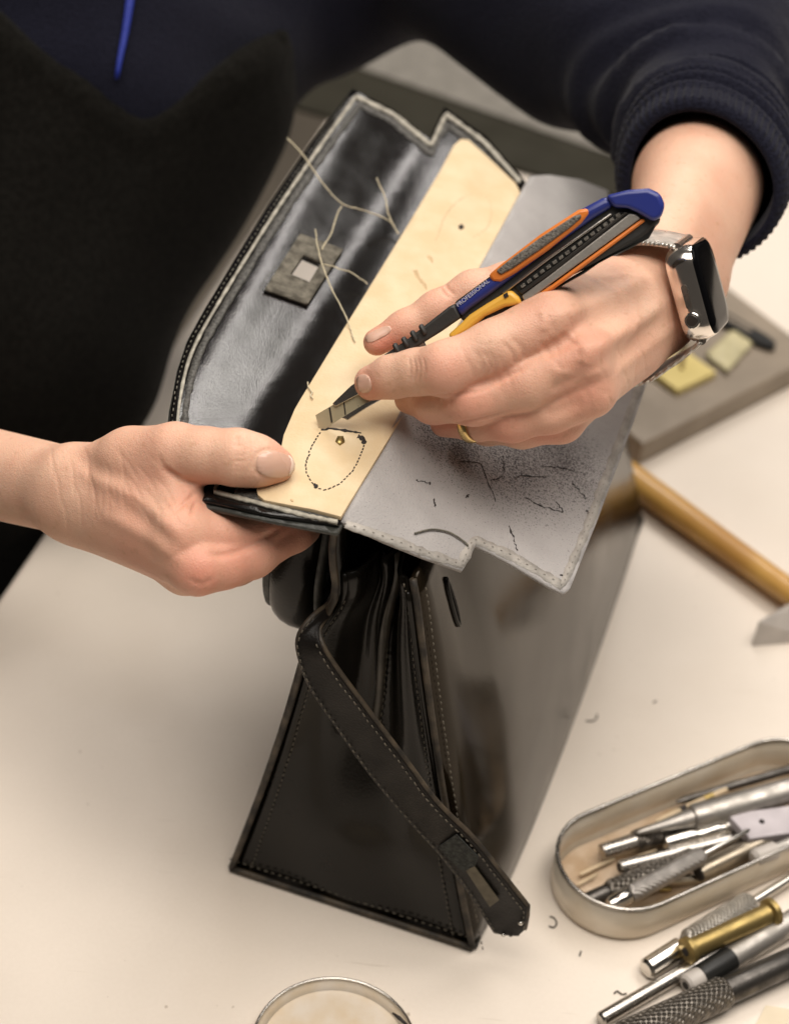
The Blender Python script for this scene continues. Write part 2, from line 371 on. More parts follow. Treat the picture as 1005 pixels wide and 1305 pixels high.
def band(line, f, wpx, off, th, n=None, wob=0):
    L = resample(line, n or max(6, int(sum(math.dist(line[i], line[i+1]) for i in range(len(line)-1))/8)))
    ww = wpx/2+(rng.normal(0, wob, (len(L), 1)) if wob else 0)
    t = np.gradient(L, axis=0); t /= np.linalg.norm(t, axis=1)[:, None]+1e-9; nn = np.stack([-t[:, 1], t[:, 0]], 1)
    A, B = L+nn*ww, L-nn*ww
    PA = np.array([hit(x, y, f) for x, y in A]); PB = np.array([hit(x, y, f) for x, y in B]); N = np.array([fnorm(p, f) for p in PA])
    return loft(PA+N*off, PB+N*off, th, N)
def dashes3(P, N, spacing, length, wd, ht):
    P = resample(np.asarray(P), max(2, int(np.sum(np.linalg.norm(np.diff(P, axis=0), axis=1))/spacing)+1)); out = []
    for i in range(len(P)-1):
        t = unit(P[i+1]-P[i]); nn = unit(N-t*np.dot(N, t)); s = np.cross(t, nn); t = unit(t+s*random.gauss(0, .07)); s = np.cross(t, nn); c = P[i]+s*random.gauss(0, .00012); L0 = length; length_ = length*random.uniform(.72, 1.1)
        a = c-t*length_/2; b = c+t*length_/2
        V = [a-s*wd/2, a+s*wd/2, b+s*wd/2, b-s*wd/2, (a+t*length*.2)+nn*ht-s*wd/4, (a+t*length*.2)+nn*ht+s*wd/4, (b-t*length*.2)+nn*ht+s*wd/4, (b-t*length*.2)+nn*ht-s*wd/4]
        out.append((V, [(0, 1, 2, 3), (4, 7, 6, 5), (0, 4, 5, 1), (1, 5, 6, 2), (2, 6, 7, 3), (3, 7, 4, 0)]))
    return merge(*out)

bag = thing('handbag', 'black leather handbag held open on the table with its flap turned back', 'handbag', BL(0, .15, 0))
HB = .332
def interp(t, xs, ys): return float(np.interp(t, xs, ys))
def aR(z): return .059-.0445*(z/.19)-.002*math.sin(min(z/.19, 1)*math.pi)
def aL(z): return -.059+.0395*(z/.2255)+.004*math.sin(z/.2255*math.pi)+(.0065*math.exp(-((z-.185)/.018)**2))
def bF(z): return HB-.042*(z/.22)
def grid(fn, nu, nv):
    V = [fn(i/(nu-1), j/(nv-1)) for j in range(nv) for i in range(nu)]
    F = [(j*nu+i, j*nu+i+1, (j+1)*nu+i+1, (j+1)*nu+i) for j in range(nv-1) for i in range(nu-1)]
    return np.array(V), F
ZR, ZL = .202, .2255
def front(u, v):
    z = .002+v*(ZR-.002); b = .0005+u*(bF(z)-.001)
    bul = .019*(1-math.exp(-u/(.07+.10*(1-v))))*math.exp(-u*.6)*math.sin(math.pi*min(1, .08+v*.92))**.7*(1-u**4)+.0040*math.sin(u*10+v*2.5+.6)*math.sin(math.pi*u)*v-.003*math.exp(-((u-.10)/.05)**2)*v
    return BL(aR(z)+bul, b+.004*v*(1-u), z)
def back(u, v):
    z = .002+v*(ZL-.002); b = .0005+u*(bF(z)-.001); return BL(aL(z)-.003*math.sin(math.pi*u), b, z)
def solid(o, th):
    m = o.modifiers.new('thickness', 'SOLIDIFY'); m.thickness = th; m.offset = 0; return o
pf = obj('front_panel', grid(front, 30, 24), M['panel_leather'], bag); solid(pf, .0028)
pb = obj('back_panel', grid(back, 24, 24), M['box_leather'], bag); solid(pb, .0028)
obj('base_panel', prism([BL(-.0575, .002, .004), BL(.0575, .002, .004), BL(.0575, HB-.002, .004), BL(-.0575, HB-.002, .004)], (0, 0, .0035)), M['box_leather'], bag, smooth=False)
def gus(near):
    def g(u, v):
        z = .003+v*(.196-.003); l, r_ = aL(z)+.002, aR(min(z, ZR))-.002; hw = (r_-l)/2
        k = min(max((z-.045)/.075, 0), 1); k = k*k*(3-2*k)
        dep = math.sqrt(max(.058**2-hw**2, 0))*k*(.5 if near else 1)
        tt = 1-abs(2*u-1); tt = tt**1.15
        dx = (.0065*math.sin(u*21+z*9)*max(0, v-.25)**.8+.0012*math.sin(u*9+z*40))*math.sin(math.pi*u)
        b = dep*tt+dx+.0015
        return BL(l+(r_-l)*u, b if near else bF(z)-b, z)
    return g
gn = obj('gusset', grid(gus(True), 33, 40), M['box_leather'], bag); solid(gn, .002)
gf = obj('gusset', grid(gus(False), 17, 20), M['box_leather'], bag); solid(gf, .002)
# piping along the edges
zs = np.linspace(.003, ZR, 24); zl = np.linspace(.003, ZL, 28)
rim_r = np.array([front(0, (z-.002)/(ZR-.002))-bn*.0008 for z in zs]); rim_l = np.array([BL(aL(z), -.0008, z) for z in zl])
obj('edge_piping', tube(rim_r, .0015, 8), M['edge'], bag); 
obj('edge_piping', tube(rim_l, .0016, 8), M['edge'], bag)
bot = np.array([BL(-.059+.118*t, -.001, .0025) for t in np.linspace(0, 1, 20)])
obj('edge_piping', tube(bot, .0015, 8), M['edge'], bag)
obj('edge_piping', tube([BL(.0588, t, .0022) for t in np.linspace(0, HB, 12)], .0018, 8), M['dark_edge'], bag)
gm = gus(True); seam = np.array([gm(.5, v)-bn*.0014 for v in np.linspace(.42, .99, 24)])
obj('gusset_seam', tube(seam, np.linspace(.0016, .0034, 24), 8), M['seam'] if 'seam' in M else M.setdefault('seam', mat('worn_seam_leather', (.06, .05, .035), .4, var=.5, vscale=150)), bag)
st = [dashes3(rim_r+be*.0046+bn*.0004, be, .0034, .0021, .0006, .0005), dashes3(np.array([gm(.06, (z-.003)/.193)-bn*.0016 for z in zl[zl < .19]]), -bn, .0034, .0021, .0006, .0005),
      dashes3(bot+UZ*.0055+bn*.0007, -bn, .0034, .0021, .0006, .0005), dashes3(np.array([gm(.94, (z-.003)/.193)-bn*.0016 for z in zs]), -bn, .0034, .0021, .0006, .0005), dashes3(seam+be*.0022-bn*.0008, -bn, .0036, .0022, .0006, .0005)]
obj('stitching', merge(*st), M['stitch'], bag, kind='stuff')
# strap slot on the front panel
fv = lambda a_, b_: front(a_, b_)
sc_u, sc_v = .082, .86
slot = [front(sc_u+.0055*math.cos(t), sc_v+.056*math.sin(t))+be*.0018 for t in np.linspace(0, 2*math.pi, 25)]
obj('strap_slot', tube(slot, .0011, 6, cap=False), M['box_leather'], bag)
obj('slot_opening', (np.array([front(sc_u+.0045*math.cos(t), sc_v+.054*math.sin(t))+be*.0014 for t in np.linspace(0, 2*math.pi, 24, endpoint=False)]), [tuple(range(24))]), M['ink'], bag)

# flap (turned back, inner side up)
left = [(216, 560), (216, 545), (218, 520), (227, 470), (240, 432), (262, 392), (300, 330), (345, 258), (395, 185), (449, 113)]
flap_poly = [(432, 668), (345, 656), (258, 637), (272, 600), (235, 590)]+left+[(500, 139), (547, 177), (566, 136), (620, 174), (669, 231), (560, 430)]
HOLE = [(386, 328), (408, 338), (393, 363), (369, 353)]
obj('flap_lining', sheet(flap_poly, zflap, 0, .0016, 11, HOLE), M['flap_leather'], bag)
outer = [(431, 675), (342, 658.5), (250, 639.5), (260, 612), (225, 592)]+[(x-3, y-1) for x, y in left]+[(500, 136), (547, 174), (567, 132), (622, 171), (671, 229), (560, 432)]
HOLE2 = [(384, 322), (415, 336), (396, 370), (363, 356)]
obj('flap', sheet(outer, zflap, -.0019, .0014, 11, HOLE2), M['dark_edge'], bag)
lb = [(226, 548), (228, 520), (237, 473), (250, 438), (272, 398), (309, 337), (354, 266), (403, 194), (453, 124)]
lb = [tuple(p) for p in spline(lb, 40)]
obj('flap_border', merge(band(lb, zflap, 3.8, .0006, .0009, wob=.3), band([(453, 124), (502, 148), (549, 187), (568, 147), (616, 182), (662, 233)], zflap, 4.8, .0011, .0012, 60, wob=.4),
    band([(430, 667), (390, 659), (345, 647), (273, 628), (279, 612)], zflap, 4.5, .0011, .0012, 40, wob=.4)), M['cream_line'], bag)
gb = [(p[0]+8.5, p[1]+3.5) for p in lb]
obj('scuffed_band', merge(band(gb, zflap, 9, .0006, .0008, wob=.8), band([(458, 134), (500, 155), (549, 197), (569, 158), (612, 192), (650, 236)], zflap, 8, .0006, .0008, 60, wob=.9),
    band([(424, 658), (390, 650), (345, 638), (300, 626)], zflap, 10, .0006, .0008, 40, wob=.8)), M['grey_band'], bag)
lst = np.array([hit(x-6.5, y-2.5, zflap)+UZ*.0002 for x, y in lb])
nst = np.array([hit(x, y, zflap)-UZ*.0030 for x, y in [(262, 637), (340, 653), (420, 669)]])
obj('stitching', merge(dashes3(lst, UZ, .0036, .0020, .0005, .0004), dashes3(nst, UZ, .0036, .0020, .0005, .0004)), M['stitch_pale'], bag, kind='stuff')
strip = [(327, 625), (329, 617), (345, 616), (357, 600), (357, 585), (362, 560), (376, 527), (384, 513), (392, 500), (430, 437), (470, 372), (520, 290), (560, 222), (577, 190), (586, 182), (596, 183), (655, 238), (661, 250), (656, 285), (640, 320), (600, 390), (540, 490), (434, 664), (400, 655), (337, 643), (329, 636)]
rs = obj('reinforcement_strip', sheet(strip, zflap, .0022, .0018, 12), M['beige'], bag); bevel_obj(rs, .0005, 2, 50)
obj('lock_patch', sheet([(381, 301), (436, 321), (391, 391), (336, 372)], zflap, .0018, .0014, 8, HOLE), M['patch'], bag)
# marked ovals on the strip
def zstr(a, b): return zflap(a, b)+.0022
def ovline(pts, n): return [tuple(p) for p in spline(pts, n)]
ov = ovline([(407, 552), (396, 572), (390, 592), (394, 610), (408, 624), (422, 622), (440, 610), (454, 592), (463, 568), (464, 556)], 60)
P = np.array([hit(x, y, zstr) for x, y in ov])
big = merge(dashes3(P, UZ, .0021, .0017, .0006, .0003), band([(409, 548), (420, 546), (440, 549), (460, 552)], zstr, 2.2, .0002, .0003, 16, wob=.5), band([(456, 556), (463, 560), (464, 566)], zstr, 4, .0003, .0004, 8, wob=.8), band([(400, 617), (404, 622)], zstr, 4, .0003, .0004, 6, wob=.6))
obj('oval_outline', big, M['ink'], rs)
ov2 = ovline([(556, 305), (567, 275), (585, 255), (605, 247), (620, 252), (626, 268), (620, 290), (600, 305)], 50)
P2 = np.array([hit(x, y, zstr) for x, y in ov2]); obj('oval_outline', dashes3(P2, UZ, .0032, .0026, .00035, .00015), M['paleink'], rs)
obj('punched_hole', sheet([(584, 288), (588, 286), (591, 290), (588, 293), (584, 292)], zstr, .0004, .0004, 20), M['ink'], rs)
obj('punched_hole', sheet([(427, 563), (430, 557), (437, 557), (439, 564), (433, 568)], zstr, .0006, .0006, 20), M['brass'], rs)
for i, (x, y, wx, wy) in enumerate([(532, 352, 3, 10), (540, 362, 2, 7), (552, 372, 5, 3), (548, 330, 3, 5), (372, 638, 2, 2)]):
    q = [(x+wx*math.cos(t)*random.uniform(.6, 1.2)+wy*.5*math.sin(t), y+wy*math.sin(t)*random.uniform(.7, 1.2)) for t in np.linspace(0, 6.28, 9)[:-1]]
    obj('stain', sheet(q, zstr, .00012, .0001, 30), M['stainm'] if 'stainm' in M else M.setdefault('stainm', mat('brown_stain', (.60, .43, .24), .7, var=.2)), rs)

# grey suede lining folded to the right
lpoly = [(434, 664), (669, 236), (676, 224), (700, 223), (740, 229), (775, 243), (800, 300), (870, 380), (850, 430), (825, 484), (806, 540), (782, 605), (760, 665), (740, 715), (726, 750), (718, 756), (700, 747), (650, 717), (606, 694), (598, 712), (589, 727), (540, 710), (490, 690)]
su = obj('suede_lining', sheet(lpoly, zlin, 0, .0016, 13), M['suede'], bag)
bro = ROOT[bag.name]
for (x, y, r) in [(640, 590, .042), (600, 570, .03), (690, 600, .03)]:
    pass
vmix = None
fac = []
for (x, y, r) in [(650, 575, .050), (590, 570, .030), (715, 585, .040), (560, 555, .020)]:
    fac.append(stain(tuple(hit(x, y, zlin)-bro), r))
acc = fac[0]
for f_ in fac[1:]:
    mm = Nn.new('ShaderNodeMath'); mm.operation = 'MAXIMUM'; Ln.new(acc, mm.inputs[0]); Ln.new(f_, mm.inputs[1]); acc = mm.outputs[0]
sp = Nn.new('ShaderNodeTexNoise'); sp.inputs['Scale'].default_value = 1500; sp.inputs['Detail'].default_value = 2; Ln.new(tc.outputs['Object'], sp.inputs[0])
s1 = Nn.new('ShaderNodeMath'); s1.operation = 'MULTIPLY_ADD'; Ln.new(acc, s1.inputs[0]); s1.inputs[1].default_value = .22; Ln.new(sp.outputs[0], s1.inputs[2])
s2 = Nn.new('ShaderNodeMapRange'); s2.inputs[1].default_value = .655; s2.inputs[2].default_value = .79; s2.inputs[4].default_value = .88; Ln.new(s1.outputs[0], s2.inputs[0])
old = Bs.inputs['Base Color'].links[0].from_socket
mxs = Nn.new('ShaderNodeMix'); mxs.data_type = 'RGBA'; mxs.inputs[7].default_value = (.045, .04, .045, 1); Ln.new(old, mxs.inputs[6]); Ln.new(s2.outputs[0], mxs.inputs[0]); Ln.new(mxs.outputs[2], Bs.inputs['Base Color'])
edge_l = [(440, 668), (490, 685), (540, 704), (587, 720), (603, 687), (650, 708), (700, 737), (716, 747), (731, 712), (752, 662), (774, 602), (798, 538), (817, 484)]
obj('lining_border', band(edge_l, zlin, 11, .00025, .0004, 90, wob=.9), mat('pale_suede_edge', (.43, .405, .37), .9, spec=.1, var=.3, vscale=120, bump=.5), bag)
Pe = np.array([hit(x, y, zlin)+UZ*.0006 for x, y in resample(edge_l, 80)])
obj('stitching', dashes3(Pe, UZ, .0040, .0009, .00035, .00015), M['sued_st'] if 'sued_st' in M else M.setdefault('sued_st', mat('grey_needle_hole', (.28, .26, .23), .9)), bag, kind='stuff')
cr_ = []
for ln in [[(580, 587), (598, 590), (612, 592), (618, 608), (624, 622), (632, 640)], [(640, 580), (642, 600)], [(626, 612), (640, 608)], [(654, 608), (676, 607), (696, 608)], [(690, 594), (712, 596), (732, 600)],
           [(708, 640), (716, 652), (714, 653)], [(668, 634), (690, 646), (712, 652)], [(730, 618), (746, 636)], [(552, 636), (554, 646)], [(593, 634), (597, 630)], [(648, 672), (658, 700)], [(746, 650), (750, 656)], [(712, 732), (722, 738)], [(530, 612), (548, 616)]]:
    L = [tuple(p) for p in spline(ln, 14)]; L = [(x+random.gauss(0, .9), y+random.gauss(0, .9)) for x, y in L]; cr_.append(band(L, zlin, .75, .00025, .0002, 22, wob=.35))
obj('crack_line', merge(*cr_), M['ink'], su)
obj('loose_fibre', tube([hit(x, y, zlin)+UZ*.001 for x, y in spline([(528, 682), (550, 677), (572, 681), (590, 692), (596, 698)], 20)], .0004, 5), M['stitch_pale'], su)

# threads left on the flap
def thread(pts):
    P = spline(np.array([hit(x, y, lambda a, b, h=h: zflap(a, b)+h) for x, y, h in pts]), 40); tw = np.linspace(0, 1, 40)[:, None]; P += .0009*np.sin(tw*rng.uniform(5, 9)+rng.uniform(0, 6))*np.sin(tw*math.pi)*be+.0006*np.sin(tw*rng.uniform(9, 14))*np.sin(tw*math.pi)*bn+rng.normal(0, .00008, P.shape)
    obj('thread', tube(P, .00030*np.clip(rng.normal(1, .08, 40), .8, 1.3), 6), M['thread'], bag)
thread([(366, 176, .012), (384, 196, .010), (402, 218, .009), (437, 260, .010), (470, 270, .008), (494, 280, .005), (507, 298, .0025)])
thread([(480, 227, .016), (491, 258, .010), (503, 290, .004), (508, 298, .0025)])
thread([(402, 292, .012), (406, 318, .010), (420, 360, .007), (436, 397, .005), (446, 420, .003), (452, 436, .0028)])
thread([(435, 263, .009), (423, 290, .007), (410, 318, .008)])
thread([(412, 337, .008), (436, 343, .007), (455, 352, .005), (468, 362, .003)])
thread([(392, 487, .003), (396, 500, .003), (399, 508, .003)])

# handle hanging under the flap
hp = spline([BL(-.041, .030, .213), BL(-.041, .022, .19), BL(-.042, .020, .168), BL(-.043, .027, .148), BL(-.044, .05, .132), BL(-.044, .10, .122), BL(-.044, .17, .124), BL(-.043, .205, .14), BL(-.042, .215, .165), BL(-.041, .215, .200)], 60)
hd = obj('handle', tube(hp, .0115, 18, side=be, asp=.75), M['box_leather'], bag)
obj('handle_edge', tube(hp-be*.0115, .0030, 8), M['dark_edge'], hd); obj('handle_edge', tube(hp+be*.0098+np.array([0, -.002, .001]), .0030, 8), M['dark_edge'], hd)

# closing strap hanging across the gusset
def plb(px, py, b): return onplane(px, py, BL(0, b, 0), bn)
Ls = [(436, 742, .012), (420, 768, .004), (398, 786, -.008), (382, 808, -.014), (381, 832, -.016), (396, 874, -.016), (430, 925, -.015), (470, 982, -.014), (520, 1042, -.012), (560, 1086, -.010), (598, 1136, -.007), (630, 1186, -.004)]
Rs = [(446, 748, .014), (434, 772, .008), (415, 788, -.002), (407, 803, -.010), (411, 822, -.015), (428, 850, -.016), (468, 904, -.015), (515, 966, -.014), (556, 1021, -.012), (603, 1068, -.010), (640, 1114, -.007), (672, 1154, -.004)]
LP = spline([plb(*p) for p in Ls], 60); RP = spline([plb(*p) for p in Rs], 60)
tip = [plb(640, 1191, -.004), plb(657, 1193, -.004), plb(672, 1180, -.004), plb(673, 1166, -.004)]
LP = np.vstack([LP, [tip[0]*.9+tip[3]*.1, tip[1]*.75+tip[2]*.25]]); RP = np.vstack([RP, [tip[3]*.95+tip[0]*.05, tip[2]*.75+tip[1]*.25]])
def sgrid(nv):
    return np.array([[LP[i]*(1-s)+RP[i]*s for s in np.linspace(0, 1, nv)] for i in range(len(LP))])
S = sgrid(7); nl, nv_ = S.shape[:2]
V = S.reshape(-1, 3); F = [(i*nv_+j, i*nv_+j+1, (i+1)*nv_+j+1, (i+1)*nv_+j) for i in range(nl-1) for j in range(nv_-1)]
sp_ = obj('strap', (V, F), M['strap'], bag); solid(sp_, .0036); bevel_obj(sp_, .0006, 2, 50)
fr = -bn*.0022
e1 = LP[8:]*.92+RP[8:]*.08+fr; e2 = LP[8:]*.08+RP[8:]*.92+fr
obj('stitching', merge(dashes3(e1, -bn, .0033, .0021, .0006, .0005), dashes3(e2, -bn, .0033, .0021, .0006, .0005)), M['stitch'], sp_, kind='stuff')
obj('strap_edge', merge(tube(LP, .0012, 6), tube(RP, .0012, 6)), M['edge'], sp_)
def onstrap(px, py): return plb(px, py, interp(py, [1040, 1186], [-.012, -.004]))
pa = [onstrap(*q)+fr*1.4 for q in [(561, 1073), (584, 1057), (612, 1086), (608, 1097), (592, 1104), (570, 1084)]]
obj('strap_patch', prism(pa, -bn*.0006), mat('worn_dark_suede', (.03, .034, .03), .9, var=.6, vscale=600, bump=.8), sp_, smooth=False)
sl = [onstrap(*q)+fr*1.25 for q in [(596, 1104), (606, 1097), (638, 1141), (626, 1150)]]
obj('slot_plate', prism(sl, -bn*.0004), mat('dull_slot_metal', (.10, .085, .055), .5, metal=.4, var=.3, vscale=200), sp_, smooth=False)
for (x, y) in ((643, 1186), (665, 1171)):
    c = onstrap(x, y)+fr; obj('rivet', lathe(c, c-bn*.0012, [(0, .0011), (.6, .0010), (1, .0004)], 10), M['chrome'], sp_)

# ------------------------------------------------------------------ person: distance-field body, one surface
class Field:
    def __init__(s, lo, hi, h, init=.03):
        s.lo = np.asarray(lo, float); s.h = h; n = np.ceil((np.asarray(hi)-s.lo)/h).astype(int)+1
        s.ax = [s.lo[i]+h*np.arange(n[i]) for i in range(3)]; s.n = n; s.v = np.full(n, init, np.float32)
    def block(s, lo, hi):
        sl = []
        for i in range(3):
            a = int(max(0, np.floor((lo[i]-s.lo[i])/s.h))); b = int(min(s.n[i], np.ceil((hi[i]-s.lo[i])/s.h)+1)); sl.append(slice(a, max(b, a)))
        return tuple(sl)
    def coords(s, sl):
        return np.meshgrid(s.ax[0][sl[0]], s.ax[1][sl[1]], s.ax[2][sl[2]], indexing='ij', sparse=True)
def cone_d(X, Y, Z, a, b, ra, rb, flat=None, rip=None):
    d = b-a; L2 = float(d@d)+1e-12
    x, y, z = X-a[0], Y-a[1], Z-a[2]
    t = np.clip((x*d[0]+y*d[1]+z*d[2])/L2, 0, 1)
    x = x-t*d[0]; y = y-t*d[1]; z = z-t*d[2]
    q = x*x+y*y+z*z
    if flat is not None:
        n, s = flat; c = x*n[0]+y*n[1]+z*n[2]; q = q+(s*s-1)*c*c
    r = ra+(rb-ra)*t
    if rip is not None: r = r+rip(t, x, y, z)
    return np.sqrt(q)-r
def smin(a, b, k):
    h = np.maximum(k-np.abs(a-b), 0)/k; return np.minimum(a, b)-h*h*k*.25
def add(F, prims, k, arr=None):
    v = F.v if arr is None else arr
    for p in prims:
        a, b, ra, rb = p[:4]; flat = p[4] if len(p) > 4 else None; rip = p[5] if len(p) > 5 else None
        R = max(ra, rb)+.014+(.012 if rip else 0)
        sl = F.block(np.minimum(a, b)-R, np.maximum(a, b)+R)
        if any(q.stop <= q.start for q in sl): continue
        X, Y, Z = F.coords(sl); d = cone_d(X, Y, Z, a, b, ra, rb, flat, rip).astype(np.float32)
        v[sl] = smin(v[sl], d, k)
    return v
def nets(F):
    v = F.v; ins = v < 0
    nx, ny, nz = v.shape
    c = [(i, j, k) for i in (0, 1) for j in (0, 1) for k in (0, 1)]
    cnt = np.zeros((nx-1, ny-1, nz-1), np.uint8)
    for i, j, k in c: cnt += ins[i:nx-1+i, j:ny-1+j, k:nz-1+k]
    act = (cnt > 0) & (cnt < 8); idx = np.argwhere(act); ids = -np.ones(act.shape, np.int64); ids[act] = np.arange(len(idx))
    val = {q: v[idx[:, 0]+q[0], idx[:, 1]+q[1], idx[:, 2]+q[2]] for q in c}
    pos = np.zeros((len(idx), 3)); num = np.zeros(len(idx))
    for a in c:
        for ax in range(3):
            if a[ax] == 0:
                b = tuple(1 if i == ax else a[i] for i in range(3)); va, vb = val[a], val[b]; m = (va < 0) != (vb < 0)
                t = np.where(m, va/np.where(m, va-vb, 1), 0); q = np.array(a, float)[None, :]+np.zeros((len(idx), 3)); q[:, ax] += t
                pos += q*m[:, None]; num += m
    P = F.lo+(idx+pos/num[:, None])*F.h
    Q = []
    for ax in range(3):
        o1, o2 = [i for i in range(3) if i != ax]
        sa = [slice(None)]*3; sb = [slice(None)]*3; sa[ax] = slice(0, -1); sb[ax] = slice(1, None)
        e = np.argwhere(ins[tuple(sa)] != ins[tuple(sb)])
        e = e[(e[:, o1] > 0) & (e[:, o2] > 0) & (e[:, o1] < v.shape[o1]-1) & (e[:, o2] < v.shape[o2]-1)]
        def cid(d1, d2):
            g = e.copy(); g[:, o1] -= d1; g[:, o2] -= d2; return ids[g[:, 0], g[:, 1], g[:, 2]]
        q = np.stack([cid(1, 1), cid(0, 1), cid(0, 0), cid(1, 0)], 1)
        s = ins[e[:, 0], e[:, 1], e[:, 2]]
        if ax == 1: s = ~s
        q[~s] = q[~s][:, ::-1]; Q.append(q[(q >= 0).all(1)])
    return P, np.vstack(Q)
def relax(P, Q, it=2, lam=.5):
    for _ in range(it):
        acc = np.zeros_like(P); n = np.zeros(len(P))
        for i in range(4):
            a, b = Q[:, i], Q[:, (i+1) % 4]
            np.add.at(acc, a, P[b]); np.add.at(n, a, 1); np.add.at(acc, b, P[a]); np.add.at(n, b, 1)
        P = P+lam*(acc/np.maximum(n, 1)[:, None]-P)
    return P
def vnormals(P, Q):
    n = np.cross(P[Q[:, 2]]-P[Q[:, 0]], P[Q[:, 3]]-P[Q[:, 1]]); N = np.zeros_like(P)
    for i in range(4): np.add.at(N, Q[:, i], n)
    return N/(np.linalg.norm(N, axis=1)[:, None]+1e-12)
def J(px, py, d, r): return (ad(px, py, d), r*d/FP)
def K(a, b, *ex): return (a[0], b[0], a[1], b[1])+ex
def chain(*js): return [K(js[i], js[i+1]) for i in range(len(js)-1)]

def hand(palm, fingers, kp, kf, h):
    pts = []
    for pr in palm+[p for f in fingers for p in f]:
        R = max(pr[2], pr[3])+.006; pts += [np.minimum(pr[0], pr[1])-R, np.maximum(pr[0], pr[1])+R]
    pts = np.array(pts); F = Field(pts.min(0), pts.max(0), h)
    add(F, palm, kp)
    G = np.full(F.v.shape, .03, np.float32)
    for f in fingers:
        T = np.full(F.v.shape, .03, np.float32); add(F, f, .004, T); G = smin(G, T, .0008)
    F.v = smin(F.v, G, kf)
    P, Q = nets(F); return relax(P, Q, 2, .5), Q

# --- hand on the flap (thumb above, fingers below)
WR = J(98, 628, .735, 56); FA = J(-60, 592, .80, 58); FB = J(-330, 530, .95, 80)
thumbA = chain(J(168, 586, .716, 40), J(224, 577, .700, 37), J(262, 580, .694, 34), J(303, 583, .690, 35), J(330, 588, .691, 31), J(353, 593, .694, 22.5))
idxA = chain(J(232, 678, .690, 36), J(284, 682, .698, 29), J(326, 678, .704, 29), J(378, 664, .717, 24), J(412, 652, .730, 20))
midA = chain(J(254, 722, .690, 37), J(285, 718, .696, 31), J(320, 705, .703, 31), J(374, 677, .717, 25), J(410, 662, .730, 20))
rinA = chain(J(238, 724, .716, 34), J(300, 717, .730, 28), J(370, 692, .744, 24))
litA = chain(J(208, 706, .738, 30), J(270, 706, .752, 25), J(330, 690, .764, 22))
palmA = [K(FB, FA), K(FA, WR), K(J(104, 606, .729, 36), J(168, 586, .716, 40)), K(J(104, 652, .736, 38), J(248, 722, .694, 34)),
         K(WR, J(226, 678, .694, 34)), K(J(110, 650, .742, 38), J(236, 722, .716, 32)), K(J(110, 645, .75, 36), J(206, 706, .738, 30)),
         K(J(172, 606, .712, 40), J(226, 650, .698, 30)), K(J(222, 592, .703, 30), J(234, 645, .697, 24)), K(J(170, 640, .716, 42), J(235, 694, .696, 34)), K(J(205, 590, .706, 36), J(190, 640, .712, 38))]
PA, QA = hand(palmA, [thumbA, idxA, midA, rinA, litA], .008, .0045, .00085)
# --- hand with the knife
thumbB = chain(J(770, 368, .732, 36), J(648, 362, .738, 27), J(602, 371, .738, 25), J(556, 394, .738, 22), J(515, 417, .738, 20), J(480, 436, .738, 17.5))
idxB = chain(J(700, 410, .697, 40), J(630, 444, .695, 35), J(568, 470, .695, 34), J(530, 474, .703, 28), J(502, 479, .709, 27), J(474, 488, .715, 23))
midB = chain(J(742, 454, .696, 38), J(670, 488, .697, 33), J(604, 509, .701, 32), J(552, 513, .715, 26), J(522, 508, .728, 20))
rinB = chain(J(748, 497, .703, 36), J(700, 521, .705, 30), J(652, 533, .708, 29), J(604, 538, .718, 23), J(566, 539, .728, 18.5))
litB = chain(J(712, 535, .716, 30), J(665, 545, .722, 25), J(620, 546, .734, 20), J(592, 541, .742, 18))
W1 = J(824, 360, .748, 38); W2 = J(842, 404, .753, 38); W3 = J(836, 378, .772, 42)
FC = J(888, 236, .832, 74); FD = J(905, 150, .905, 72)
palmB = [K(FC, FD), K(W1, J(880, 232, .825, 64)), K(W2, J(905, 250, .838, 56)), K(W3, FC), K(J(880, 360, .80, 42), FC), K(W3, J(880, 360, .80, 42)),
         K(W1, J(706, 404, .702, 36)), K(J(830, 366, .748, 42), J(742, 450, .700, 36)), K(W2, J(750, 494, .706, 36)), K(W2, J(716, 532, .718, 30)),
         K(W3, J(740, 470, .73, 42)), K(W1, J(772, 374, .732, 34)), K(J(772, 374, .732, 34), J(700, 394, .72, 34)), K(J(795, 430, .738, 46), J(700, 470, .715, 36)), K(J(800, 395, .735, 46), J(720, 430, .708, 36))]
PB, QB = hand(palmB, [thumbB, idxB, midB, rinB, litB], .008, .0042, .00085)

# sculpting: creases, tendons, veins
def bvh_of(P, Q): return BVHTree.FromPolygons([Vector(p) for p in P], [tuple(int(i) for i in q) for q in Q])
def cast(bv, px, py):
    d = rd(px, py); h = bv.ray_cast(Vector(CAM), Vector(unit(d)))
    return (np.array(h[0]), np.array(h[1])) if h[0] is not None else (None, None)
def sculpt(P, Q, strokes):
    bv = bvh_of(P, Q); N = vnormals(P, Q); off = np.zeros(len(P))
    for pts, wd, dp in strokes:
        ln = resample(spline(pts, 30) if len(pts) > 2 else pts, 30); S = []
        for i, (x, y) in enumerate(ln):
            p, n = cast(bv, x, y)
            if p is not None: S.append(list(p)+[min(1, min(i, 29-i)/6+.15)])
        if not S: continue
        S = np.array(S); lo, hi = S[:, :3].min(0)-wd*3, S[:, :3].max(0)+wd*3
        sel = np.where(((P > lo) & (P < hi)).all(1))[0]
        if len(sel) == 0: continue
        D = np.linalg.norm(P[sel][:, None, :]-S[None, :, :3], axis=2); j = D.argmin(1); dd = D[np.arange(len(sel)), j]
        off[sel] += -dp*1.5*np.exp(-(dd/wd)**2)*S[j, 3]
    return P+N*off[:, None]
sA = [([(392-90+k*6, 552), (302+k*7, 575), (300+k*6, 604)], .0007, .00035) for k in (0, 1, 3)]
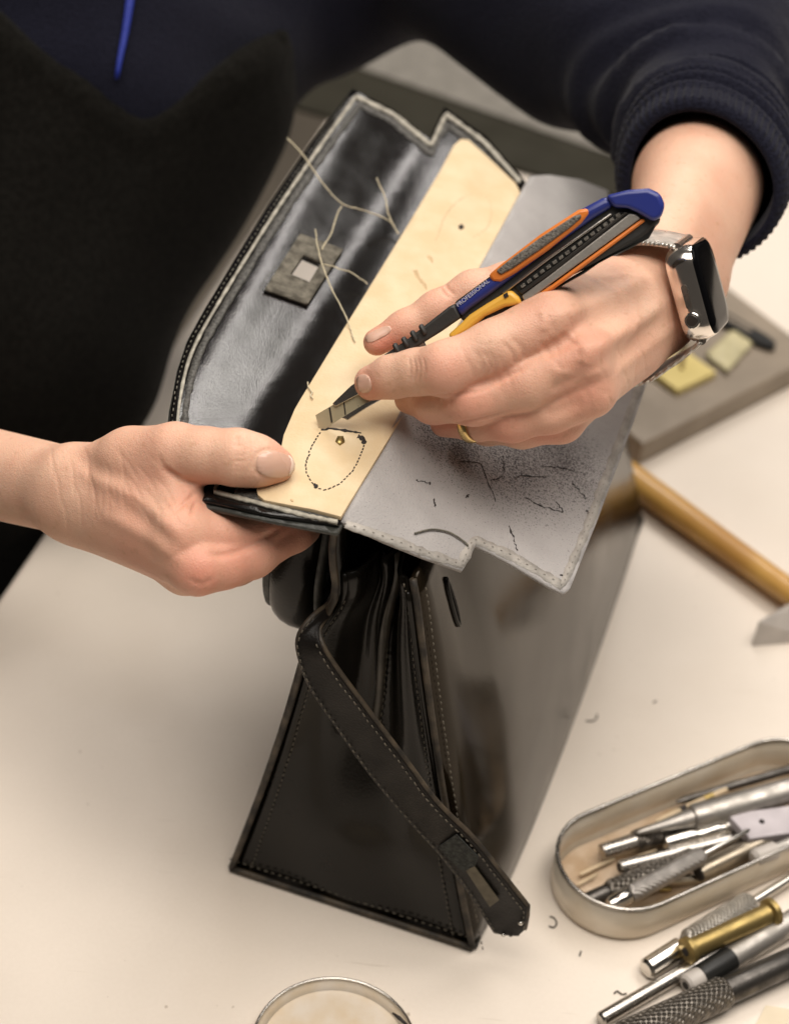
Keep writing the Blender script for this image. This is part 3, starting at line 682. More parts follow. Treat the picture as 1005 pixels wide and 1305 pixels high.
sA += [([(330, 556), (334, 580), (330, 606)], .0006, .00025), ([(206, 596), (228, 612), (252, 618)], .0014, .0009), ([(200, 580), (212, 598), (234, 610)], .001, .0004),
       ([(250, 628), (236, 640), (222, 652)], .001, .0006), ([(250, 640), (246, 650), (244, 658)], .0007, .0007), ([(228, 646), (214, 654), (200, 664)], .0012, .0004),
       ([(100, 600), (180, 640), (232, 690)], .003, -.0006), ([(120, 650), (180, 680), (240, 722)], .003, -.0005), ([(92, 575), (130, 600), (170, 610)], .0035, .0006),
       ([(150, 640), (200, 676), (225, 700)], .004, .0007), ([(240, 738), (256, 744), (272, 738)], .0012, .0004), ([(262, 706), (290, 706), (330, 690), (360, 672)], .0016, .0008),
       ([(96, 562), (110, 564), (126, 556)], .003, .0008), ([(108, 590), (116, 610), (122, 636)], .0012, .0002)]
def ell(cx, cy, a, b, ang, n=20, sq=2.6):
    o = []
    for t in np.linspace(0, 2*math.pi, n, endpoint=False):
        c, s = math.cos(t), math.sin(t); x = a*math.copysign(abs(c)**(2/sq), c); y = b*math.copysign(abs(s)**(2/sq), s)
        o.append((cx+x*math.cos(ang)-y*math.sin(ang), cy+x*math.sin(ang)+y*math.cos(ang)))
    return o
ring = ell(349, 592, 25, 18.5, .16, 30); sA += [(ring[8:24], .0008, .00035)]
sA += [([(296, 552+k*7), (306, 553+k*7), (316, 551+k*7)], .0006, .0001*(k % 3)) for k in range(8)]
sA += [([(60+i*9, 560+(i*37) % 90), (66+i*9, 580+(i*37) % 90), (68+i*9, 606+(i*37) % 80)], .0007, .00016) for i in range(12)]
sA += [([(150+i*8, 575+(i*29) % 70), (164+i*8, 590+(i*29) % 70), (176+i*8, 612+(i*29) % 70)], .0007, .00014) for i in range(10)]
PA = sculpt(PA, QA, sA)
sB = [([(622-k*4, 446), (632-k*4, 466), (628-k*5, 482)], .0007, .0003) for k in (0, 2, 4)]
sB += [([(520+k*6, 455), (523+k*6, 470), (520+k*6, 488)], .0006, .0003) for k in (0, 1, 2, 3)]
sB += [([(600, 494), (640, 482), (672, 466)], .0012, .0007), ([(545, 505), (600, 500), (640, 486)], .001, .0005), ([(570, 542), (620, 532), (660, 520)], .0011, .0006),
       ([(700, 408), (760, 384), (830, 350)], .003, -.0007), ([(742, 452), (800, 420), (850, 384)], .003, -.0008), ([(752, 494), (800, 462), (866, 410)], .003, -.0006),
       ([(720, 430), (780, 402), (840, 368)], .004, .0007), ([(752, 474), (800, 440), (850, 402)], .004, .0006), ([(690, 452), (716, 440), (730, 428)], .003, .0010),
       ([(700, 498), (728, 484), (744, 474)], .003, .0009), ([(690, 530), (724, 520), (744, 510)], .003, .0006), ([(770, 330), (800, 360), (810, 410), (790, 450)], .0022, -.0004),
       ([(560, 366), (566, 374), (574, 380)], .0007, .0004), ([(566, 362), (572, 370), (580, 376)], .0007, .0004), ([(690, 392), (694, 408), (690, 424)], .002, -.0005), ([(742, 438), (746, 452), (742, 466)], .003, -.0008),
       ([(650, 430), (664, 444), (668, 460)], .0012, .0003), ([(640, 436), (652, 450), (656, 466)], .001, .0003)]
ring = ell(464, 489, 10.5, 13.5, -.25, 30); sB += [(ring[:10]+ring[20:], .0006, .0003)]
sB += [([(690+i*7, 395+(i*31) % 120), (700+i*7, 408+(i*31) % 120), (706+i*7, 428+(i*31) % 115)], .0008, .00017) for i in range(18)]
sB += [([(585+i*8, 440+(i*17) % 30), (592+i*8, 452+(i*17) % 30), (596+i*8, 466+(i*17) % 30)], .0007, .00014) for i in range(8)]
sB += [([(556+k*5, 498), (560+k*5, 512), (556+k*5, 524)], .0006, .00022) for k in (0, 1, 3)]
sB += [([(640, 528), (646, 538), (642, 550)], .0006, .00022), ([(650, 526), (656, 536), (652, 548)], .0006, .0002)]
sB += [([(724, 344), (756, 356), (790, 380), (806, 410)], .0018, -.0004), ([(756, 356), (792, 352), (826, 356)], .0018, -.0004), ([(700, 470), (740, 480), (776, 470)], .0016, -.0003)]
PB = sculpt(PB, QB, sB)

# --- torso, upper arms and neck under the clothes
EL = J(885, 66, .945, 110); SH = J(450, -130, 1.07, 150); SHR = J(-260, -60, .93, 150); ELR = J(-420, 480, 1.0, 105)
CH = J(102, 40, 1.03, 246); BLY = J(-15, 400, 1.0, 205); HIP = J(-190, 640, 1.06, 225); NK = J(90, -330, .98, 120)
def grown(j, m): return (j[0], j[1]+m)
FT = Field(*(lambda a: (a.min(0)-.14, a.max(0)+.14))(np.array([EL[0], SH[0], SHR[0], ELR[0], CH[0], BLY[0], HIP[0], NK[0]])), .007, .05)
add(FT, [K(grown(CH, -.016), grown(BLY, -.016)), K(grown(BLY, -.016), grown(HIP, -.016)), K(grown(SH, -.016), grown(SHR, -.016)), K(grown(CH, -.016), NK), K(grown(SH, -.022), grown(EL, -.016)), K(grown(EL, -.018), FD),
     K(grown(SHR, -.022), grown(ELR, -.012)), K(grown(ELR, -.012), FB)], .03)
PT, QT = nets(FT)
person = thing('person', 'person in navy jumper and black apron bending over the bag, knife in one hand', 'person', (-.25, .9, -.75))
nA_, nB_ = len(PA), len(PB)
Pall = np.vstack([PA, PB, PT]); Qall = np.vstack([QA, QB+nA_, QT+nA_+nB_])
body = obj('body', (Pall, Qall), M['skin'], person)
flush = np.zeros(len(Pall))
def fl(px, py, d, r, amt):
    c = ad(px, py, d); flush[:] = np.maximum(flush, min(1, amt*1.45)*np.exp(-(np.linalg.norm(Pall-c, axis=1)/r)**2))
for q in [(362, 592, .69, .010, .25), (254, 735, .675, .016, .55), (300, 715, .69, .02, .4), (380, 672, .70, .02, .5), (236, 676, .672, .014, .3), (262, 748, .68, .012, .5), (210, 596, .70, .014, .3), (240, 640, .69, .01, .3), (330, 690, .69, .02, .35), (180, 690, .70, .02, .25),
          (472, 494, .71, .008, .45), (490, 440, .735, .010, .65), (476, 436, .735, .007, .5), (565, 380, .735, .010, .25), (566, 472, .687, .012, .3), (742, 455, .688, .013, .3), (640, 480, .69, .01, .25), (600, 515, .695, .014, .38), (748, 500, .695, .014, .36),
          (700, 540, .71, .014, .4), (560, 535, .72, .014, .4), (650, 545, .705, .013, .4), (690, 410, .688, .012, .22), (800, 480, .74, .02, .2), (840, 420, .75, .02, .2)]: fl(*q)
a_ = body.data.attributes.new('flush', 'FLOAT', 'POINT'); a_.data.foreach_set('value', flush.astype(np.float32))
bvA, bvB = bvh_of(PA, QA), bvh_of(PB, QB)
def nail(bv, poly, lift):
    V, F = fill_px(poly, 4); P, N = [], []
    cx = np.mean(V, 0); mx = np.max(np.linalg.norm(V-cx, axis=1))
    for x, y in V:
        p, n = cast(bv, x, y)
        if p is None: p, n = P[-1], N[-1]
        P.append(p); N.append(n)
    P = np.array(P); nm = unit(np.mean(N, 0)); e = np.linalg.norm(V-cx, axis=1)/mx
    N = np.array(N)*.3+nm*.7; N /= np.linalg.norm(N, axis=1)[:, None]
    P = P+N*(lift*(1-.6*e**2))[:, None]
    return thicken(P, N, F, 0, .0006)
def ell(cx, cy, a, b, ang, n=20, sq=2.6):
    o = []
    for t in np.linspace(0, 2*math.pi, n, endpoint=False):
        c, s = math.cos(t), math.sin(t); x = a*math.copysign(abs(c)**(2/sq), c); y = b*math.copysign(abs(s)**(2/sq), s)
        o.append((cx+x*math.cos(ang)-y*math.sin(ang), cy+x*math.sin(ang)+y*math.cos(ang)))
    return o
obj('fingernail', nail(bvA, ell(349, 592, 23, 16.5, .16), .0005), M['nail'], body)
M['nailtip'] = mat('nail_free_edge', (.80, .62, .50), .3, var=.05)
obj('fingernail_tip', nail(bvA, [(367, 580), (371, 584), (373.5, 591), (373, 599), (369, 605), (367, 607), (369, 599), (370, 591), (369, 585)], .0009), M['nailtip'], body)
obj('fingernail', nail(bvB, ell(464, 489, 9, 12, -.25), .0005), M['nail'], body)
obj('fingernail', nail(bvB, ell(482, 426, 18, 6, -.47), .0004), M['nail'], body)

# --- jumper
def sleeve_rip(t, x, y, z): return .0045*np.sin(t*34+x*40+z*25)*np.clip((t-.15)*2, 0, 1)+.002*np.sin(t*61+y*60)
FS = Field(FT.lo-.02, FT.ax and np.array([a[-1] for a in FT.ax])+.05, .0055, .05)
CUF = (ad(868, 246, .80), 106*.80/FP)
e_mid = J(940, 120, .905, 118)
add(FS, [K(CH, BLY), K(BLY, HIP), K(SH, SHR), K(CH, grown(NK, .01)), K(SHR, ELR), K(SH, J(630, -46, 1.0, 112)), K(J(630, -46, 1.0, 112), J(880, 66, .945, 124)), K(J(730, 50, .985, 84), J(800, 116, .93, 80)),
         K(J(660, 30, 1.0, 70), J(712, 100, .985, 62)), K(CH, J(390, 0, 1.06, 112))], .025)
cuff_end = J(887, 238, .816, 96)
def rip2(t, x, y, z): return .0042*np.sin(t*26+1.0)*np.clip(t*1.5, 0, 1)+.0012*np.sin(t*47+x*90)
add(FS, [K(J(905, 70, .945, 122), J(888, 226, .846, 104), None, rip2)], .012)
# open the cuff: flat cut and a hollow round the forearm
sl = FS.block(ad(885, 230, .835)-.12, ad(885, 230, .835)+.12); X, Y, Z = FS.coords(sl)
axis = unit(FC[0]-FD[0]); tilt = unit(axis+.0*UZ)
pc = ad(886, 214, .83)-axis*.016
plane = (X-pc[0])*tilt[0]+(Y-pc[1])*tilt[1]+(Z-pc[2])*tilt[2]
hol = cone_d(X, Y, Z, FC[0]+axis*.06, FD[0]*.6+FC[0]*.4, FC[1]+.003, FD[1]*.6+FC[1]*.4+.003)
near = np.sqrt((X-pc[0])**2+(Y-pc[1])**2+(Z-pc[2])**2) < .075
v = FS.v[sl]; v2 = np.maximum(v, np.where(near, plane, -1)); v2 = np.maximum(v2, np.where(near, -hol, -1)); FS.v[sl] = v2.astype(np.float32)
PS, QS = nets(FS); PS = relax(PS, QS, 3, .5)
NS = vnormals(PS, QS)
wob = .0022*np.sin(PS[:, 0]*46+PS[:, 2]*38+1.2*np.sin(PS[:, 1]*21))+.0012*np.sin(PS[:, 1]*93+PS[:, 2]*71)
tt_ = (PS-pc)@(-axis); rr_ = np.linalg.norm((PS-pc)-tt_[:, None]*(-axis), axis=1)
ang_ = np.arctan2((PS-pc)@np.cross(axis, UZ), PS[:, 2]-pc[2])
fold_ = np.sin(tt_*2*math.pi/.019+1.1*np.sin(ang_*1.0+.6)+.5*np.sin(ang_*3))
wob += .0034*fold_*np.clip((.105-tt_)/.05, 0, 1)*np.clip((.10-rr_)/.03, 0, 1)*(tt_ > -.02)
PS = PS+NS*(wob*np.clip((np.linalg.norm(PS-pc, axis=1)-.04)*20, 0, 1))[:, None]
obj('jumper', (PS, QS), M['knit'], person)
# ribbed cuff pushed up the forearm in soft folds
axd = -axis; sidev = unit(np.cross(axd, UZ)); upv = np.cross(sidev, axd)
CW = ad(889, 240, .818)
def cuffp(i, j):
    th = 2*math.pi*i; s = -.016+j*.082
    if s < 0: sa = -s; rr = .0325; rib = 0
    else:
        sa = s; rr = .0325+.0055*min(1, s/.004)**.5+.0016*math.sin(min(s/.05, 1)*math.pi)
        fold = math.sin((s-.016)*2*math.pi/.0125+.7*math.sin(th*1.0+.5)+.4*math.sin(2*th)) if s > .014 else 0
        rr += .0027*fold*min(1, (s-.014)/.008 if s > .014 else 0)
        rib = .00055*math.sin(th*66)*min(1, s/.004)*(1 if s < .016 else .35)
    rr += rib+.0010*math.sin(th*3+1.3)
    sk = .010*math.cos(th-2.3)*(1-j*.5)
    return CW+axd*(sa+sk)+(sidev*math.cos(th)+upv*math.sin(th))*rr
obj('cuff', grid(cuffp, 529, 60), M['knit'], person)

# --- apron over the jumper, with a dipped bib
FP_ = Field(FT.lo-.02, np.array([a[-1] for a in FT.ax])+.02, .006, .05)
gA = .006
add(FP_, [K(grown(CH, gA), grown(BLY, gA)), K(grown(BLY, gA), grown(HIP, gA)), K(J(-20, 120, .99, 225), BLY), K(J(172, 100, 1.02, 203), J(40, 400, .995, 168))], .018)
bvS = bvh_of(PS, QS)
def half(p1, p2, dd):
    a = ad(*p1, dd); b = ad(*p2, dd); n = unit(np.cross(b-a, rd(*p1))); 
    if n[2] < 0: n = -n
    return a, n
X, Y, Z = FP_.coords((slice(None),)*3)
dA = None
for p1, p2 in (((0, 14), (172, 143)), ((192, 147), (362, 40))):
    a, n = half(p1, p2, .9); d = (X-a[0])*n[0]+(Y-a[1])*n[1]+(Z-a[2])*n[2]
    dA = d if dA is None else np.minimum(dA, d)
FP_.v = np.maximum(FP_.v, dA.astype(np.float32))
PP, QP = nets(FP_); PP = relax(PP, QP, 3, .5); NP_ = vnormals(PP, QP)
dq = None
for p1, p2 in (((0, 14), (172, 143)), ((192, 147), (362, 40))):
    a, n = half(p1, p2, .9); d_ = (PP-a)@n; dq = d_ if dq is None else np.minimum(dq, d_)
hem = np.clip((dq+.016)/.002, 0, 1)*.0012-.0009*np.exp(-((dq+.0165)/.0012)**2)
PP = PP+NP_*(hem+.003*np.sin(PP[:, 1]*38+PP[:, 2]*22+2*np.sin(PP[:, 2]*15))+.0012*np.sin(PP[:, 0]*90-PP[:, 2]*60))[:, None]
obj('apron', (PP, QP), M['apron'], person)
lan = [cast(bvS, x, y)[0] for x, y in [(206, -260), (196, -180), (184, -100), (172, -40), (166, 0), (160, 40), (153, 75), (149, 100)]]
lan = [p for p in lan if p is not None]
if len(lan) > 2:
    L = spline(np.array(lan), 20); fw = unit(CAM-L[5]); L = L+fw*.003; wv = np.linspace(.0042, .0010, 20)[:, None]*unit(np.cross(unit(L[-1]-L[0]), fw))
    o = obj('lanyard', loft(L-wv, L+wv, .001, fw), M['lanyard'], base=L[-1]); tag(o, 'royal blue lanyard ribbon hanging down the navy jumper into the apron', 'lanyard')

# ------------------------------------------------------------------ knife
def kd(px): return .7212+(.684-.7212)*(px-408)/(838-408)
KA, KB = ad(408, 548, kd(408)), ad(838, 255, kd(838)); kax = unit(KB-KA)
kn = unit((CAM-(KA+KB)/2)-kax*np.dot(CAM-(KA+KB)/2, kax)); kside = np.cross(kn, kax)
knife = thing('utility_knife', 'blue and orange snap-off utility knife held in the hand, blade on the beige strip', 'knife', KA)
KA_ = np.array(KA)
def kp(px, py): return onplane(px, py, KA_, kn)
def kslab(name, poly, top, th, m, bev=.0008, parent=None, seg=2):
    P = np.array([kp(*q) for q in poly])+kn*top
    o = obj(name, prism(P, kn*th), M[m], parent or knife, smooth='auto')
    if bev: bevel_obj(o, bev, seg)
    return o
kslab('blade', [(402, 529), (424, 516), (470, 490), (530, 452), (540, 466), (470, 512), (436, 532), (408, 551)], .0002, .0006, 'blade', 0)
kslab('blade_score', [(419, 520), (421, 519), (424, 538), (422, 539)], .00035, .0002, 'darksteel', 0); kslab('blade_score', [(437, 510), (438.5, 509), (441, 528), (439.5, 529)], .00035, .0002, 'darksteel', 0)
kslab('blade_guide', [(424, 514), (448, 491), (540, 434), (546, 448), (470, 496), (428, 518)], .0012, .0022, 'steel', .0003)
kslab('blade_guide', [(436, 532), (470, 511), (540, 470), (540, 478), (470, 518), (444, 535)], .0016, .0022, 'steel', .0003)
kslab('nose_grip', [(490, 452), (520, 432), (576, 388), (582, 388), (589, 404), (560, 424), (515, 452), (498, 462)], .006, .011, 'rubber', .0022, seg=3)
for k in range(4):
    x = 502+k*11; y = 441-k*8.0
    kslab('grip_rib', [(x, y-3), (x+5, y-7), (x+13, y+6), (x+8, y+10)], .0074, .004, 'rubber', .001)
kslab('body', [(578, 386), (630, 348), (690, 304), (742, 268), (774, 250), (790, 262), (838, 270), (842, 282), (820, 303), (760, 336), (700, 364), (655, 392), (618, 420), (588, 408)], .0035, .0105, 'rubber', .002, seg=3)
kslab('side_cover', [(580, 387), (632, 349), (690, 303), (742, 266), (774, 249), (783, 262), (760, 276), (700, 318), (640, 364), (600, 393), (589, 404)], .0062, .010, 'blue', .0022, seg=3)
kslab('end_cap', [(772, 249), (800, 242), (826, 240), (841, 247), (847, 262), (842, 277), (832, 282), (812, 270), (800, 265), (782, 264)], .0075, .0135, 'blue', .004, seg=4)
kslab('grip_border', [(624, 350), (640, 336), (690, 298), (738, 267), (750, 265), (752, 272), (742, 284), (700, 318), (660, 346), (640, 358), (630, 358)], .0068, .004, 'orange', .0012)
kslab('side_grip', [(634, 344), (650, 331), (690, 302), (732, 275), (741, 272), (742, 277), (728, 289), (690, 317), (655, 341), (640, 349)], .0077, .004, 'greyrubber', .0014, seg=3)
kslab('blade_channel', [(655, 364), (700, 331), (784, 271), (804, 268), (812, 272), (760, 310), (700, 352), (668, 378)], .0042, .002, 'blackplastic', .0004)
kslab('channel_rail', [(640, 371), (700, 326), (778, 271), (781, 273), (702, 329), (643, 374)], .0052, .002, 'steel', .0004)
kslab('channel_rail', [(666, 376), (700, 351), (802, 272), (810, 273), (816, 278), (702, 361), (670, 385)], .0050, .002, 'aluminium', .0004)
kslab('ratchet_rail', [(662, 371), (704, 341), (796, 270), (800, 271), (706, 345), (666, 374)], .0048, .0015, 'darksteel', .0002)
for k in range(16):
    x = 664+k*8.0; y = 363-k*5.95
    kslab('ratchet_tooth', [(x, y), (x+5, y-3.6), (x+7, y+.2), (x+2, y+3.8)], .0050, .002, 'stone' if False else 'greyrubber', .0002)
kslab('trim_line', [(662, 388), (704, 362), (818, 278), (823, 281), (706, 368), (666, 392)], .0048, .003, 'orange', .0008)
kslab('slider', [(588, 412), (600, 400), (620, 387), (640, 375), (652, 368), (662, 377), (667, 386), (645, 390), (620, 402), (600, 420), (580, 432), (572, 426)], .0066, .006, 'yellow', .0018, seg=3)
kslab('slider_notch', [(643, 374), (648, 371), (650, 376), (645, 379)], .0070, .001, 'ink', 0)
kslab('lower_grip', [(690, 376), (760, 334), (828, 283), (836, 287), (826, 304), (800, 318), (770, 330), (745, 348), (720, 362), (696, 378)], .0030, .009, 'blackplastic', .0025, seg=3)
kslab('hanging_hole', ell(822, 294, 6, 4, -.7), .00325, .0006, 'ink', 0)
fc = bpy.data.curves.new('print', 'FONT'); fc.body = 'PROFESSIONAL'; fc.size = .0023; fc.extrude = .00006; fc.align_x = 'CENTER'
fo = bpy.data.objects.new('tmp', fc); C.objects.link(fo); bpy.context.view_layer.update()
me = bpy.data.meshes.new_from_object(fo.evaluated_get(bpy.context.evaluated_depsgraph_get())); bpy.data.objects.remove(fo)
tx = unit(kp(630, 353)-kp(585, 389)); ty = np.cross(kn, tx); oc = kp(606, 374)+kn*.0064
tv = np.array([list(v.co) for v in me.vertices]); tf = [tuple(p.vertices) for p in me.polygons]
obj('print', (oc+tv[:, :1]*tx+tv[:, 1:2]*ty+tv[:, 2:3]*kn, tf), M['white'], knife, smooth=False)

# ------------------------------------------------------------------ watch and ring
def camdir(dx, dy, dz): return unit(cr*dx-cu*dy+cf*dz)
wl = camdir(9.8, 31.2, 6.5); wn = camdir(.887, -.191, -.42); wn = unit(wn-wl*np.dot(wn, wl)); ww = np.cross(wl, wn)
if np.dot(ww, cf) < 0: ww = -ww
wc = ad(886, 368, .737)
watch = thing('wristwatch', 'silver smartwatch with black screen and woven steel band on the knife-hand wrist', 'watch', wc)
def rrect(hx, hy, r, n=6):
    o = []
    for cx, cy, a0 in ((hx-r, hy-r, 0), (-hx+r, hy-r, 90), (-hx+r, -hy+r, 180), (hx-r, -hy+r, 270)):
        for i in range(n): a = math.radians(a0+90*i/(n-1)); o.append((cx+r*math.cos(a), cy+r*math.sin(a)))
    return o
def wp(l, w_, n): return wc+wl*l+ww*w_+wn*n
rr = rrect(.0187, .0168, .0075)
ring_lv = [(.0058, 1.0), (.0035, 1.035), (0, 1.05), (-.0035, 1.03), (-.0055, .95)]
Vc = [wp(l*s, w_*s, n) for n, s in ring_lv for l, w_ in rr]; nr = len(rr)
Fc = [(i*nr+k, i*nr+(k+1) % nr, (i+1)*nr+(k+1) % nr, (i+1)*nr+k) for i in range(4) for k in range(nr)]+[tuple(range(nr)), tuple(4*nr+k for k in range(nr))]
obj('case', (Vc, Fc), mat('polished_steel_case', (.86, .80, .74), .2, metal=1, var=.05), watch, smooth='auto')
Vg = [wp(l*s, w_*s, n) for n, s in [(.0057, .985), (.0066, .97), (.0072, .90), (.0074, .70)] for l, w_ in rr]
Fg = [(i*nr+k, i*nr+(k+1) % nr, (i+1)*nr+(k+1) % nr, (i+1)*nr+k) for i in range(3) for k in range(nr)]+[tuple(3*nr+k for k in range(nr))]
obj('screen', (Vg, Fg), M['screen'], watch)
cb = wp(.0095, -.0172, .0002); crn = obj('crown', lathe(cb, cb-ww*.003, [(-.4, .0034), (.9, .0034), (1, .0030)], 24), M['chrome'], watch, smooth='auto')
obj('crown_cap', lathe(cb-ww*.003, cb-ww*.0034, [(0, .0024), (1, .0022)], 20), M['darksteel'], crn, smooth='auto')
obj('side_button', prism([wp(l, -.0172, n) for l, n in rrect(.005, .0012, .0011, 4)], ww*.001), M['steel'], watch, smooth='auto')
# band: follows the wrist from lug to lug
bc = wc-wn*.026
ths = np.linspace(math.radians(52), math.radians(-232), 80)
ss = (-.0125, -.006, .0, .006, .0125)
RR = np.zeros((len(ths), len(ss)))
for i, th in enumerate(ths):
    dr_ = wl*math.cos(th)+wn*math.sin(th)
    for j, s_ in enumerate(ss):
        o_ = bc+ww*s_+dr_*.06; h_ = bvB.ray_cast(Vector(o_), Vector(-dr_), .06)
        RR[i, j] = np.linalg.norm(np.array(h_[0])-bc-ww*s_) if h_[0] is not None else .02
RR += .0010; RR = np.minimum(RR, .0315)
lg = np.array([.0192*abs(math.cos(t))+.0245*max(math.sin(t), 0) for t in ths])
kz = np.exp(-np.minimum(np.arange(80), 79-np.arange(80))/5.0)[:, None]
lugR = math.hypot(.0195, .0258-.0015)
RR = np.maximum(RR, RR*(1-kz)+lugR*kz)
for _ in range(6): RR[1:-1] = (RR[:-2]+RR[1:-1]*2+RR[2:])/4
RR = RR*.25+RR.max(1)[:, None]*.75+.0010
Bv = np.array([[bc+ww*s_+(wl*math.cos(t)+wn*math.sin(t))*RR[i, j] for j, s_ in enumerate(ss)] for i, t in enumerate(ths)])
bo = obj('band', (Bv.reshape(-1, 3), [(i*5+j, i*5+j+1, (i+1)*5+j+1, (i+1)*5+j) for i in range(79) for j in range(4)]), M['mesh'], watch); solid(bo, .0017)
for sg in (1, -1):
    a = wp(sg*.0192, -.0115, -.0005); b = wp(sg*.0192, .0115, -.0005); obj('lug', tube([a, b], .0022, 10), M['steel'], watch, smooth='auto')
pr_, nr_ = cast(bvB, 588, 549); rc = pr_-nr_*.0062; ra_ = unit(ad(652, 533, .708)-ad(585, 538.5, .723))
x_ = unit(nr_-ra_*np.dot(nr_, ra_)); y_ = np.cross(ra_, x_)
rp = np.array([rc+(x_*math.cos(t)+y_*math.sin(t))*.0070 for t in np.linspace(0, 2*math.pi, 61)])
o = obj('finger_ring', tube(rp, .0021, 10, side=ra_, asp=.4, cap=False), M['gold'], base=rc); tag(o, 'gold wedding ring on the hand holding the knife', 'ring')

# ------------------------------------------------------------------ tin tray with its tools
tc_ = np.array([at(x, y, .022) for x, y in [(735, 1060), (712, 1105), (765, 1172), (850, 1150), (1005, 1080), (985, 958), (930, 958)]])
tax = unit(at(1005, 1080, .022)-at(850, 1150, .022)); tper = np.cross(UZ, tax)
c0 = (at(735, 1060, .022)+at(765, 1172, .022))/2; 
RT = np.linalg.norm(np.dot(at(850, 1150, .022)-at(880, 980, .022), tper))/2*1.0
mid = (at(850, 1150, .022)+at(880, 980, .022))/2
xl = np.dot(at(711, 1108, .022)-mid, tax)+RT; xr = np.dot(at(985, 956, .022)-mid, tax)-RT*.2
def stad(r, z, n=18, dx=0):
    o = []
    for k in range(n+1): a = math.pi/2+math.pi*k/n; o.append(mid+tax*(xl+r*math.cos(a))+tper*r*math.sin(a))
    for k in range(n+1): a = -math.pi/2+math.pi*k/n; o.append(mid+tax*(xr+r*math.cos(a))+tper*r*math.sin(a))
    o = np.array(o); o[:, 2] = z; return o
tin = thing('tin_tray', 'worn oblong tin full of small metal hand tools, right of the bag', 'tin', np.r_[(mid+tax*xl)[:2], 0])
lv = [(RT-.003, .0005), (RT-.0004, .0022), (RT, .005), (RT-.0006, .0215)]
rings = [stad(r, z) for r, z in lv]; nr = len(rings[0])
def ringfaces(k, nr): return [(i*nr+j, i*nr+(j+1) % nr, (i+1)*nr+(j+1) % nr, (i+1)*nr+j) for i in range(k-1) for j in range(nr)]
o = obj('wall', (np.vstack(rings), ringfaces(4, nr)), M['tin'], tin); solid(o, .0009)
obj('rim', tube(np.vstack([stad(RT-.0005, .0220), stad(RT-.0005, .0220)[:1]]), .0010, 8, cap=False), M['steel'], tin)
fl_ = stad(RT-.0025, .0016); obj('floor_plate', (fl_, [tuple(range(len(fl_)))]), M['tinfloor'], tin, smooth=False)

GRP = 'small hand tools by the tin'
def tool(name, label, cat, a, b, parts, group=GRP):
    A, B = at(*a), at(*b); d = (depth(A)+depth(B))/2; L = np.linalg.norm(B-A)
    t = thing(name, label, cat, A, group)
    for pn, pr, m in parts:
        P = []
        for s, r in pr: P.append((s, max(r*d/FP, .0001)))
        obj(pn, lathe(A, B, P, 22), M[m], t, smooth='auto')
    return t
def cyl(s0, s1, r, c=.006): return [(s0, r*.8), (s0+c, r), (s1-c, r), (s1, r*.8)]
G2 = 'tools lying in the tin'
tool('pin_vise', 'matt grey tool with long pointed cone tip, topmost in the tin', 'hand tool', (812, 1061, .017), (1060, 993, .021), [('cone_tip', [(0, 2), (.03, 4), (.27, 12), (.275, 10)], 'aluminium'), ('barrel', [(.272, 15), (.285, 17), (1, 17)], 'aluminium')], G2)
tool('knurled_holder', 'dark knurled tool with a silver end cap under the pointed grey tool', 'hand tool', (765, 1086, .009), (900, 1042, .010), [('end_cap', [(0, 7), (.01, 10), (.30, 10.5), (.31, 11)], 'steel'), ('handle', [(.31, 12), (.34, 14), (.97, 14), (1, 11)], 'knurl_dark')], G2)
tool('collet', 'bright chrome collet chuck beside the grey flat bar in the tin', 'hand tool', (845, 1076, .012), (942, 1050, .013), [('jaw', [(0, 6), (.02, 10), (.4, 11), (.42, 9)], 'chrome'), ('collar', [(.42, 9), (.46, 11), (.7, 11), (.72, 8.5), (.78, 8.5), (.80, 11.5), (1, 11.5)], 'chrome')], G2)
A, B = at(940, 1053, .020), at(1060, 1036, .022); wv = tper*.0085
fb = thing('flat_bar', 'flat pale grey metal bar with a small hole, in the tin', 'metal bar', A, G2)
o = obj('bar', prism([A-wv, B-wv, B+wv, A+wv], (0, 0, .005)), M['lilac'], fb, smooth='auto'); bevel_obj(o, .0006)
hc = at(970, 1047, .0206); obj('bar_hole', lathe(hc+UZ*.0003, hc-UZ*.0004, [(0, .0013), (1, .0013)], 14), M['ink'], fb)
tool('steel_tube', 'slim polished steel tube across the middle of the tin', 'tube', (788, 1106, .010), (965, 1062, .011), [('tube_wall', [(0, 7), (.01, 9), (1, 9)], 'steel'), ('bore', [(-.002, 6), (.003, 6)], 'ink')], G2)
tool('gripped_tool', 'dark knurled handle with a steel ferrule at the left end of the tin', 'hand tool', (742, 1150, .008), (885, 1092, .010), [('ferrule', [(0, 8), (.02, 10), (.2, 11), (.22, 10)], 'darksteel'), ('handle', [(.22, 12), (.26, 15), (.97, 14.5), (1, 11)], 'knurl_dark')], G2)
tool('scriber', 'pale grey knurled scriber with silver cap and thin needle, in front in the tin', 'hand tool', (776, 1154, .0165), (955, 1057, .024), [('cap', [(0, 8), (.02, 10), (.13, 10.5), (.14, 9)], 'chrome'), ('handle', [(.14, 11), (.17, 12.5), (.63, 11.5), (.66, 8)], 'knurl_grey'), ('needle', [(.65, 3.5), (.98, 3), (1, 1)], 'chrome')], G2)
tool('brass_tube', 'greyish brass tube with a dark open end, front right in the tin', 'tube', (890, 1113, .012), (1040, 1040, .014), [('tube_wall', [(0, 11), (.03, 13), (1, 13)], 'gunmetal'), ('bore', [(-.01, 9.5), (.004, 10.5)], 'ink')], G2)
